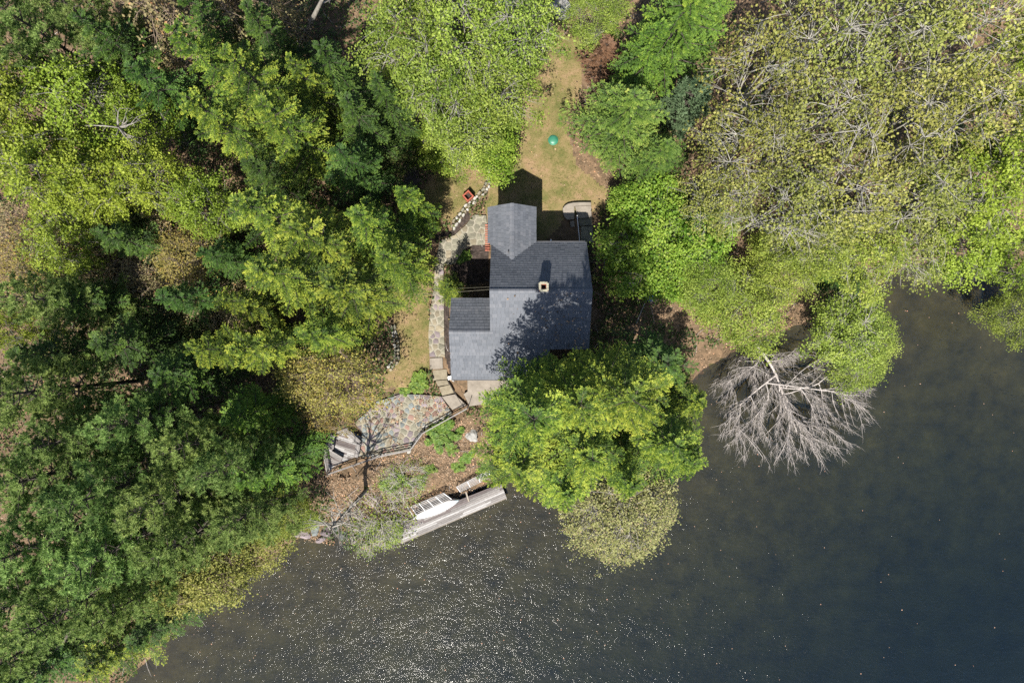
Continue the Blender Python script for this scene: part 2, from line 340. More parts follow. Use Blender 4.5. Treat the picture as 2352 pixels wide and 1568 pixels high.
LAWN_S = [D(*p, -.3)[:2] for p in [(900,660),(985,640),(985,760),(988,880),(950,905),(880,900),(890,850),(915,830),(905,760)]]
lawns = [sheet('lawn', LAWN_N, M['lawn'], .02), sheet('lawn', LAWN_W, M['lawn'], .02), sheet('lawn', LAWN_S, M['lawn'], .02)]
MULCH1 = [Z1(*p)[:2] for p in [(545,690),(720,690),(740,1110),(380,1180),(250,1010),(330,905),(430,750)]]
MULCH2 = [Z1(*p)[:2] for p in [(480,280),(525,330),(470,420),(330,565),(110,620),(80,570),(290,520)]]
MULCH3 = [Z2(*p)[:2] for p in [(200,150),(268,150),(285,1060),(225,850),(205,560)]]
for pl in (MULCH1, MULCH2, MULCH3): sheet('mulch_bed', pl, M['mulch'], .03, .12)
GRAVEL = [Z1(*p)[:2] for p in [(1830,470),(1960,460),(2010,1140),(1950,1150),(1890,660)]]
sheet('gravel_path', GRAVEL, M['mulch'], .025, .15)

# ------------------------------------------------------------------ lake
def water_material():
    m, nt, out = newmat('lake_water')
    n1 = noise_node(nt, 2.6, 2, .5, 'Object', (1.0, 1.5, 1)); n2 = noise_node(nt, 8.0, 1, .5, 'Object', (1.0, 1.3, 1))
    n3 = noise_node(nt, .12, 2, .5)
    a = nt.nodes.new('ShaderNodeMath'); a.operation = 'MULTIPLY_ADD'; a.inputs[1].default_value = .3
    nt.links.new(n2.outputs['Fac'], a.inputs[0]); nt.links.new(n1.outputs['Fac'], a.inputs[2])
    bp = nt.nodes.new('ShaderNodeBump'); bp.inputs['Strength'].default_value = 1.0; bp.inputs['Distance'].default_value = WAVE
    wp = noise_node(nt, .3, 3, .6, 'Object', (1.0, 2.2, 1)); wr = nt.nodes.new('ShaderNodeMapRange'); wr.inputs['From Min'].default_value = .3; wr.inputs['From Max'].default_value = .7
    wr.inputs['To Min'].default_value = .3; wr.inputs['To Max'].default_value = 1.4; nt.links.new(wp.outputs['Fac'], wr.inputs['Value'])
    wm = nt.nodes.new('ShaderNodeMath'); wm.operation = 'MULTIPLY'; nt.links.new(a.outputs[0], wm.inputs[0]); nt.links.new(wr.outputs['Result'], wm.inputs[1])
    nt.links.new(wm.outputs[0], bp.inputs['Height'])
    gl = nt.nodes.new('ShaderNodeBsdfGlossy'); gl.inputs['Roughness'].default_value = .03; nt.links.new(bp.outputs['Normal'], gl.inputs['Normal'])
    fr = nt.nodes.new('ShaderNodeFresnel'); fr.inputs['IOR'].default_value = 1.333; nt.links.new(bp.outputs['Normal'], fr.inputs['Normal'])
    tr = nt.nodes.new('ShaderNodeBsdfTransparent'); tr.inputs['Color'].default_value = (.93, .9, .8, 1)
    df = nt.nodes.new('ShaderNodeBsdfDiffuse'); df.inputs['Color'].default_value = (.012, .020, .021, 1)
    r = ramp_node(nt, n3.outputs['Fac'], [(.3,(.005,.014,.028)),(.7,(.010,.020,.031))]); nt.links.new(r.outputs['Color'], df.inputs['Color'])
    m1 = nt.nodes.new('ShaderNodeMixShader'); m1.inputs[0].default_value = .36
    nt.links.new(tr.outputs[0], m1.inputs[1]); nt.links.new(df.outputs[0], m1.inputs[2])
    m2 = nt.nodes.new('ShaderNodeMixShader'); nt.links.new(fr.outputs[0], m2.inputs[0])
    nt.links.new(m1.outputs[0], m2.inputs[1]); nt.links.new(gl.outputs[0], m2.inputs[2])
    nt.links.new(m2.outputs[0], out.inputs['Surface'])
    va = nt.nodes.new('ShaderNodeVolumeAbsorption'); va.inputs['Color'].default_value = (.52, .6, .45, 1); va.inputs['Density'].default_value = .5
    nt.links.new(va.outputs[0], out.inputs['Volume'])
    return m
WAVE = .068
mb = MB(); mb.box((0, -40, ZW-6), (379, 258, 12)); tag(mb.obj('lake', water_material()), kind='structure')

# ------------------------------------------------------------------ plants: mesh generators
def quads_from(c, d, w, n, L, W, jit=None):
    """diamond leaves: centre base c, direction d, side w (unit arrays), length L, width W -> V, F"""
    m = len(c); L = L[:,None]; W = W[:,None]
    b = c; t = c+d*L; l = c+d*L*.45+w*W*.5+n*L*.06; r = c+d*L*.45-w*W*.5+n*L*.06
    V = np.stack([b, r, t, l], 1).reshape(-1, 3); Fc = np.arange(4*m).reshape(m, 4)
    return V, Fc
def unit(a): return a/(np.linalg.norm(a, axis=-1, keepdims=True)+1e-9)
def leaf_cloud(R, c, size, flat=.6, droop=0.0):
    m = len(c)
    n = unit(np.stack([R.normal(0, flat, m), R.normal(0, flat, m), np.ones(m)], -1))
    d = unit(np.cross(n, unit(R.normal(0, 1, (m, 3))))); d[:,2] -= droop; d = unit(d)
    w = unit(np.cross(n, d)); L = size*R.uniform(.65, 1.35, m); W = L*R.uniform(.6, .9, m)
    return quads_from(c, d, w, n, L, W)
class Bark:
    def __init__(s): s.V = []; s.F4 = []; s.n = 0
    def add(s, pts, radii, n=5):
        V, Fc = tube(pts, radii, n); s.V += [tuple(v) for v in V]
        s.F4 += [tuple(i+s.n for i in f) for f in Fc if len(f) == 4]; s.n += len(V)
    def mesh(s, name, mat): return mesh_np(name, np.array(s.V), np.array(s.F4), mat, smooth=True)
def bez(a, b, bend, k=4):
    a, b = np.array(a), np.array(b); mid = (a+b)/2+bend
    return [tuple((1-t)**2*a+2*t*(1-t)*mid+t*t*b) for t in np.linspace(0, 1, k)]

def gen_decid(seed, h, r, tips=200, per=44, leaf=.23, zc=.66, hz=.30, limbs=8, bark='bark_grey', lf='lf_maple', fork=.32, clump=.42, lean=(0,0), twigs=2, tr=.16, flat=.6, thin=1.0):
    R = np.random.default_rng(seed); B = Bark()
    top = np.array([lean[0]*fork*h, lean[1]*fork*h, fork*h])
    B.add([(0,0,-.5), (R.normal(0,.08), R.normal(0,.08), fork*h*.5), tuple(top)], [tr*1.25, tr, tr*.85], 7)
    C = np.array([lean[0]*zc*h, lean[1]*zc*h, zc*h]); LP = []
    a0 = R.uniform(0, TAU)
    for i in range(limbs):
        a = a0+TAU*i/limbs+R.normal(0, .25); rr = r*R.uniform(.35, .75); e = C+np.array([math.cos(a)*rr, math.sin(a)*rr, hz*h*R.uniform(-.2, .7)])
        if i == 0: e = C+np.array([R.normal(0,.1)*r, R.normal(0,.1)*r, hz*h*.8])
        s = top*R.uniform(.75, 1.0) if i else top
        p = bez(s, e, np.array([R.normal(0,.12)*r, R.normal(0,.12)*r, h*.06]), 6); LP.append(np.array(p))
        B.add(p, list(np.linspace(tr*.6, tr*.18, 6)*thin), 5)
    allp = np.concatenate([l[1:] for l in LP])
    # irregular outline: radius depends on direction
    ph = R.uniform(0, TAU, 4)
    T = []
    while len(T) < tips:
        p = R.normal(0, 1, 3); p /= np.linalg.norm(p); rad = R.uniform(.25, 1)**.45
        az = math.atan2(p[1], p[0]); lob = 1+.16*math.sin(2*az+ph[0])+.13*math.sin(3*az+ph[1])+.10*math.sin(5*az+ph[2])
        if p[2] < -.35 and R.random() < .7: continue
        T.append(C+np.array([p[0]*r*lob, p[1]*r*lob, p[2]*hz*h])*rad)
    T = np.array(T); LC = []; LT = []
    for t in T:
        d = np.linalg.norm(allp-t, axis=1)+R.uniform(0, .5*r, len(allp)); s = allp[np.argmin(d)]
        p = bez(s, t, R.normal(0, .07, 3)*r+np.array([0,0,.08*r]), 4); B.add(p, [tr*.2*thin, tr*.14*thin, tr*.1*thin, tr*.05*thin], 4)
        ends = [t]
        for _ in range(twigs):
            e = t+R.normal(0, clump*1.1, 3)*np.array([1,1,.6]); s2 = np.array(p[2]); B.add([tuple(s2), tuple((s2+e)/2+R.normal(0,.05,3)), tuple(e)], [tr*.09*thin, tr*.07*thin, tr*.04*thin], 3); ends.append(e)
        nl = int(per*R.choice([.05,.4,.9,1.5,2.1]))
        if nl:
            k = R.integers(0, len(ends), nl); E = np.array(ends)[k]
            LC.append(E+R.normal(0, clump, (nl, 3))*np.array([1,1,.55])); LT.append(np.clip(R.normal(.5, .18, nl)+R.normal(0,.2), 0, 1))
    LC = np.concatenate(LC); LT = np.concatenate(LT)
    V, Fc = leaf_cloud(R, LC, leaf, flat)
    return B.mesh('trunk', M[bark]), mesh_np('crown', V, Fc, M[lf], {'tint': np.repeat(LT, 4)})

def gen_hemlock(seed, h, r, nb=92, z0=.10, sub=9, spr=6, L0=.34, W0=.6, rise=.10, droop=.16, lf='lf_hemlock', prof=.62, tipn=.75, gap=.2, tr=.2, tipbias=1.0):
    """layered conifer: flat feathered boughs in tiers, fresh growth at the tips of the sprays"""
    R = np.random.default_rng(seed); B = Bark(); B.add([(0,0,-.5), (R.normal(0,.06),R.normal(0,.06),h*.5), (0,0,h)], [tr*1.2, tr*.7, .02], 7)
    C, Dv, Nn, Tt, Ls = [], [], [], [], []
    ga = R.uniform(0, TAU); ph = R.uniform(0, TAU, 3)
    for i in range(nb):
        q = (i+R.uniform(0,1))/nb; z = h*(z0+(1-z0)*q**.92); ga += 2.39996+R.normal(0,.25)
        lob = 1+.18*math.sin(2*ga+ph[0])+.12*math.sin(3*ga+ph[1])
        L = r*lob*(1-q)**prof*R.uniform(.68, 1.12)+.12
        if q < .22: L *= .55+2.0*q
        if R.random() < gap: L *= .55
        ca, sa = math.cos(ga), math.sin(ga); dz = L*(rise+.35*q+R.normal(0,.05)); dr = L*droop*R.uniform(.5, 1.3)
        def P(s): return np.array([ca*L*s, sa*L*s, z+dz*s-dr*s*s])
        B.add([tuple(P(s)) for s in (0,.4,.8,1)], [.02+.012*L, .015+.006*L, .012, .006], 4)
        fw = unit(np.array([ca, sa, dz/L-2*dr*.6/L])); side = np.array([-sa, ca, 0]); roll = R.normal(0,.18); nrm = np.cross(fw, side); nrm = nrm/np.linalg.norm(nrm); nrm = nrm*(1 if nrm[2] > 0 else -1)
        side = side*math.cos(roll)+nrm*math.sin(roll)
        ns = max(4, int(sub*L/r*1.15+2)); bt = R.normal(0,.12)
        for j in range(ns):
            s = .14+.86*(j+R.uniform(.1,.9))/ns
            for sg in (-1, 1):
                l = (.42*L*(1-s)**.7*min(1, s*3)+.22)*R.uniform(.7, 1.25); an = math.radians(R.uniform(38, 62))
                dd = fw*math.cos(an)+side*sg*math.sin(an); k = max(2, int(spr*l/(.4*L+.3)+2)); t = (np.arange(k)+R.uniform(.3,1,k))/k
                pts = P(s)[None,:]+dd[None,:]*(l*t)[:,None]; pts[:,2] -= .10*l*t*t
                for sg2 in (-1, 0, 1):
                    a2 = math.radians(38)*sg2; lat = np.cross(nrm, dd)
                    d2 = dd*math.cos(a2)+lat*math.sin(a2)
                    C.append(pts+R.normal(0,.02,(k,3))); Dv.append(np.tile(d2,(k,1))+R.normal(0,.12,(k,3))); Nn.append(np.tile(nrm,(k,1))+R.normal(0,.32,(k,3)))
                    tp = .18+.62*t*tipbias*(.45+.55*s)+bt+R.normal(0,.12,k); Tt.append(np.clip(tp,0,1)); Ls.append(L0*(1.05-.45*t)*(1 if sg2 == 0 else .8)*R.uniform(.75,1.25,k))
    C = np.concatenate(C); Dv = unit(np.concatenate(Dv)); Nn = unit(np.concatenate(Nn)); Tt = np.concatenate(Tt); Ls = np.concatenate(Ls)
    Wv = unit(np.cross(Nn, Dv)); V, Fc = quads_from(C, Dv, Wv, Nn, Ls, Ls*W0*.7)
    return B.mesh('trunk', M['bark_dark']), mesh_np('crown', V, Fc, M[lf], {'tint': np.repeat(Tt, 4)})

def gen_pine(seed, h, r, nb=60, z0=.35, sub=9, tuft=12, nl=.34, lf='lf_pine', tr=.22, prof=.5):
    """white pine: upswept limbs ending in soft rounded plates of needle tufts, open gaps between limbs"""
    R = np.random.default_rng(seed); B = Bark(); B.add([(0,0,-.5), (R.normal(0,.1),R.normal(0,.1),h*.5), (0,0,h*.98)], [tr*1.2, tr*.75, .03], 7)
    TP, TD, TS = [], [], []; ga = R.uniform(0, TAU)
    for i in range(nb):
        q = (i+R.uniform(0,1))/nb; z = h*(z0+(1-z0)*q); ga += 2.39996+R.normal(0,.4)
        L = r*((1-q)**prof)*R.uniform(.5, 1.15)+.3; ca, sa = math.cos(ga), math.sin(ga); up = L*(.12+.5*q)
        def P(s): return np.array([ca*L*s, sa*L*s, z+up*s*s])
        B.add([tuple(P(s)) for s in (0,.35,.7,1)], [.03+.014*L, .02+.009*L, .02, .008], 4)
        ns = max(5, int(sub*L/r*1.6+3)); bt = R.normal(0,.14)
        for j in range(ns):
            s = R.uniform(.35, 1.0); sg = R.choice([-1, 1]); an = R.uniform(.3, 1.2)*sg; l = R.uniform(.25, .55)*(1.25-s)*L*.9+.15
            a = ga+an; e = P(s)+np.array([math.cos(a)*l, math.sin(a)*l, l*R.uniform(.05,.35)]); B.add([tuple(P(s)), tuple(e)], [.012,.006], 3)
            for t in np.linspace(.35, 1, max(2, int(l*3.2))):
                TP.append(P(s)*(1-t)+e*t+R.normal(0,.06,3)); TD.append([math.cos(a)*.6, math.sin(a)*.6, .7]); TS.append(np.clip(.5+bt+R.normal(0,.14)+.12*(t-.5),0,1))
    TP = np.array(TP); TD = np.array(TD); TS = np.array(TS); n = len(TP)
    C = np.repeat(TP, tuft, 0); d = unit(np.repeat(TD, tuft, 0)*.8+R.normal(0,.75,(n*tuft,3))); d[:,2] = np.where(d[:,2] < -.25, -d[:,2], d[:,2])
    w = unit(np.cross(d, np.array([0,0,1.])+R.normal(0,.45,(n*tuft,3)))); L = nl*R.uniform(.6,1.2,n*tuft); W = .075*R.uniform(.8,1.5,n*tuft)
    b = C; V = np.stack([b-w*W[:,None]*.5, b+w*W[:,None]*.5, b+d*L[:,None]], 1).reshape(-1,3)
    return B.mesh('trunk', M['bark_dark']), mesh_np('crown', V, np.arange(3*len(C)).reshape(-1,3), M[lf], {'tint': np.repeat(np.clip(np.repeat(TS,tuft)+R.normal(0,.1,n*tuft),0,1), 3)})

def gen_twiggy(seed, h, r, stems=7, tips=260, bark='twig_brown', lf=None, per=6, leaf=.11, tr=.045, up=.6, thick=1.0):
    """many-stemmed shrub or bare crown of fine twigs"""
    R = np.random.default_rng(seed); B = Bark(); LP = []
    for i in range(stems):
        a = TAU*i/stems+R.normal(0,.3); rr = r*R.uniform(.2,.75); e = np.array([math.cos(a)*rr, math.sin(a)*rr, h*R.uniform(.6,.95)])
        p = bez((R.normal(0,.1),R.normal(0,.1),-.2), e, np.array([math.cos(a),math.sin(a),0])*-.1*r+R.normal(0,.08,3)*r, 6); LP.append(np.array(p)); B.add(p, list(np.linspace(tr, tr*.35, 6)*thick), 4)
    allp = np.concatenate([l[1:] for l in LP]); E = []
    for i in range(tips):
        a = R.uniform(0,TAU); rr = r*R.uniform(0,1)**.5; t = np.array([math.cos(a)*rr, math.sin(a)*rr, h*(up+(1-up)*(1-(rr/r)**2))*R.uniform(.45,1.05)])
        d = np.linalg.norm(allp-t, axis=1)+R.uniform(0,.4*r,len(allp)); s = allp[np.argmin(d)]; p = bez(s, t, R.normal(0,.06,3)*r, 4)
        B.add(p, [tr*.4*thick, tr*.3*thick, tr*.24*thick, tr*.14*thick], 3); E.append(t)
        for _ in range(2):
            e = t+R.normal(0,.28,3); B.add([p[2], tuple(e)], [tr*.24*thick, tr*.12*thick], 3); E.append(e)
    if lf is None: return B.mesh('branches', M[bark]), None
    E = np.array(E); k = R.integers(0, len(E), len(E)*per); c = E[k]+R.normal(0,.16,(len(k),3)); V, Fc = leaf_cloud(R, c, leaf, .8)
    return B.mesh('branches', M[bark]), mesh_np('crown', V, Fc, M[lf], {'tint': np.repeat(np.clip(R.normal(.5,.26,len(k)),0,1), 4)})

def gen_fern(seed, r, n=26, lf='lf_fern'):
    R = np.random.default_rng(seed); C, Dv, Nn, Tt, Ls = [], [], [], [], []
    for i in range(n):
        a = R.uniform(0,TAU); L = r*R.uniform(.55,1.1); hh = L*R.uniform(.35,.8); k = 14; t = np.linspace(.12,1,k); o = R.normal(0,.3*r,2)
        P = np.stack([o[0]+math.cos(a)*L*t, o[1]+math.sin(a)*L*t, hh*np.sin(t*2.3)], -1)
        for sg in (-1, 1):
            a2 = a+sg*1.0; d = np.tile([math.cos(a2), math.sin(a2), -.15], (k,1))+R.normal(0,.15,(k,3)); C.append(P); Dv.append(d); Nn.append(np.tile([0,0,1.],(k,1))+R.normal(0,.35,(k,3)))
            Tt.append(np.clip(R.normal(.5,.2,k)+.15*t,0,1)); Ls.append(r*.3*np.sin(np.clip(t*2.9,0,3.0))+.07)
    C = np.concatenate(C); Dv = unit(np.concatenate(Dv)); Nn = unit(np.concatenate(Nn)); Ls = np.concatenate(Ls); V, Fc = quads_from(C, Dv, unit(np.cross(Nn,Dv)), Nn, Ls, Ls*.55)
    return mesh_np('fronds', V, Fc, M[lf], {'tint': np.repeat(np.concatenate(Tt), 4)})

# variants (reference height, reference radius, trunk mesh, crown mesh)
VAR = {}
VAR['hemlock'] = [(17, 4.6)+gen_hemlock(11+i, 17, 4.6, nb=78, prof=.6, L0=.25, W0=.62, sub=13, spr=8, gap=.3) for i in range(4)]
VAR['whem'] = [(22, 4.8)+gen_hemlock(21+i, 22, 4.8, nb=105, prof=.36, L0=.26, W0=.62, sub=13, spr=8, gap=.2) for i in range(2)]
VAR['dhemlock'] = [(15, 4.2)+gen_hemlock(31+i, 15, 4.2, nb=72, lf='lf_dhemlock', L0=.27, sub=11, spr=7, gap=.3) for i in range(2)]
VAR['fir'] = [(17, 4.4)+gen_hemlock(41+i, 17, 4.4, nb=85, lf='lf_fir', L0=.26, W0=.6, sub=12, spr=7, droop=.1, prof=.7) for i in range(2)]
VAR['spruce'] = [(12, 3.6)+gen_hemlock(51+i, 12, 3.6, nb=105, lf='lf_spruce', L0=.25, W0=.4, droop=.02, rise=.05, prof=.8, gap=.05, sub=10, spr=6) for i in range(2)]
VAR['bfir'] = [(9, 1.8)+gen_pine(57, 9, 1.8, nb=46, z0=.1, lf='lf_blue', tuft=12, sub=10)]
VAR['pine'] = [(20, 4.4)+gen_pine(61+i, 20, 4.4, nb=66, sub=15, tuft=14, nl=.34) for i in range(4)]
VAR['maple'] = [(16, 4.6)+gen_decid(71+i, 16, 4.6, tips=150, per=62, leaf=.23, bark='bark_grey', clump=.36) for i in range(3)]
VAR['olive'] = [(16, 5.0)+gen_decid(81+i, 16, 5.0, tips=160, per=21, leaf=.23, lf='lf_olive', bark='bark_pale', twigs=2, tr=.17, clump=.36) for i in range(4)]
VAR['birch'] = [(15, 4.8)+gen_decid(91+i, 15, 4.8, tips=240, per=44, leaf=.21, lf='lf_birch', bark='bark_pale', tr=.13, clump=.36) for i in range(3)]
VAR['bright'] = [(6, 3.2)+gen_decid(101+i, 6, 3.2, tips=200, per=60, leaf=.19, lf='lf_bright', bark='bark_grey', tr=.07, zc=.6, hz=.38, fork=.15, clump=.3) for i in range(2)]
VAR['under'] = [(5, 3.2)+gen_decid(105+i, 5, 3.2, tips=170, per=46, leaf=.19, lf='lf_under', bark='twig_brown', tr=.06, zc=.6, hz=.36, fork=.15, clump=.34) for i in range(2)]
VAR['fine'] = [(9, 4.0)+gen_decid(111+i, 9, 4.0, tips=260, per=60, leaf=.14, lf='lf_birch', bark='bark_grey', tr=.07, zc=.62, hz=.34, fork=.2, clump=.33) for i in range(2)]
VAR['gold'] = [(10, 3.8)+gen_decid(121+i, 10, 3.8, tips=200, per=20, leaf=.18, lf='lf_gold', bark='twig_brown', tr=.1, clump=.4) for i in range(2)]
VAR['ygold'] = [(11, 3.6)+gen_decid(125, 11, 3.6, tips=210, per=40, leaf=.2, lf='lf_ygold', bark='twig_brown', tr=.1, clump=.36)]
VAR['bud'] = [(8, 4.0)+gen_twiggy(131, 8, 4.0, stems=9, tips=560, bark='bark_grey', lf='lf_bud', per=12, leaf=.13, tr=.05, up=.5)]
VAR['brown'] = [(8, 3.4)+gen_twiggy(141+i, 8, 3.4, stems=8, tips=330, bark='twig_brown', lf='lf_brown', per=6, leaf=.16, tr=.06) for i in range(2)]
VAR['dead'] = [(8, 2.2)+gen_hemlock(151, 8, 2.2, nb=46, lf='lf_dead', spr=3, sub=5, gap=.4)]

NAMES = {'whem':('hemlock_tree','hemlock'),'hemlock':('hemlock_tree','hemlock'),'dhemlock':('hemlock_tree','hemlock'),'fir':('fir_tree','fir'),'spruce':('spruce_tree','spruce'),'bfir':('fir_tree','fir'),
 'pine':('pine_tree','pine'),'maple':('maple_tree','tree'),'olive':('oak_tree','tree'),'birch':('birch_tree','tree'),'bright':('leafy_shrub','shrub'),'fine':('leafy_tree','tree'),'under':('understory_shrub','shrub'),
 'gold':('budding_tree','tree'),'ygold':('budding_tree','tree'),'bud':('budding_tree','tree'),'brown':('budding_shrub','shrub'),'dead':('dead_conifer','conifer')}
MIDK = {'hemlock':.5,'whem':.5,'dhemlock':.5,'fir':.5,'spruce':.42,'bfir':.5,'pine':.66,'dead':.5,'bud':.6,'brown':.6,'bright':.6,'fine':.6,'under':.6}
CNT = {}
def plant(kind, u, v, rp, h, label, rot=None):
    k = MIDK.get(kind, .68); x, y = D(u, v, 0)[:2]; z = gz(x, y)
    for _ in range(3): x, y = D(u, v, z+k*h)[:2]; z = gz(x, y); z = max(z, ZW-.3)
    i = CNT.get(kind, 0); CNT[kind] = i+1; h0, r0, tm, cm = VAR[kind][i % len(VAR[kind])]
    r = rp*(H-z-k*h)/F; nm, cat = NAMES[kind]
    o = empty(nm, (x, y, z-.1), label, cat, GROUP.get(kind)); o.rotation_euler = (0, 0, rot if rot is not None else (i*2.1+u*.013) % TAU); o.scale = (r/r0, r/r0, h/h0)
    link(bpy.data.objects.new('trunk', tm), o)
    if cm: link(bpy.data.objects.new('crown', cm), o)
    return o
GROUP = {'whem':'hemlocks around the house','hemlock':'hemlocks around the house','dhemlock':'shaded hemlocks in the wood','pine':'white pines beside the lake','maple':'yellow-green spring trees','olive':'sparse olive trees of the eastern wood','birch':'fresh green spring trees','bright':'bright shrubs beside the house','fine':'fine-leaved shore trees','under':'dim understory shrubs of the western wood','gold':'gold budding trees','brown':'brown budding shrubs'}
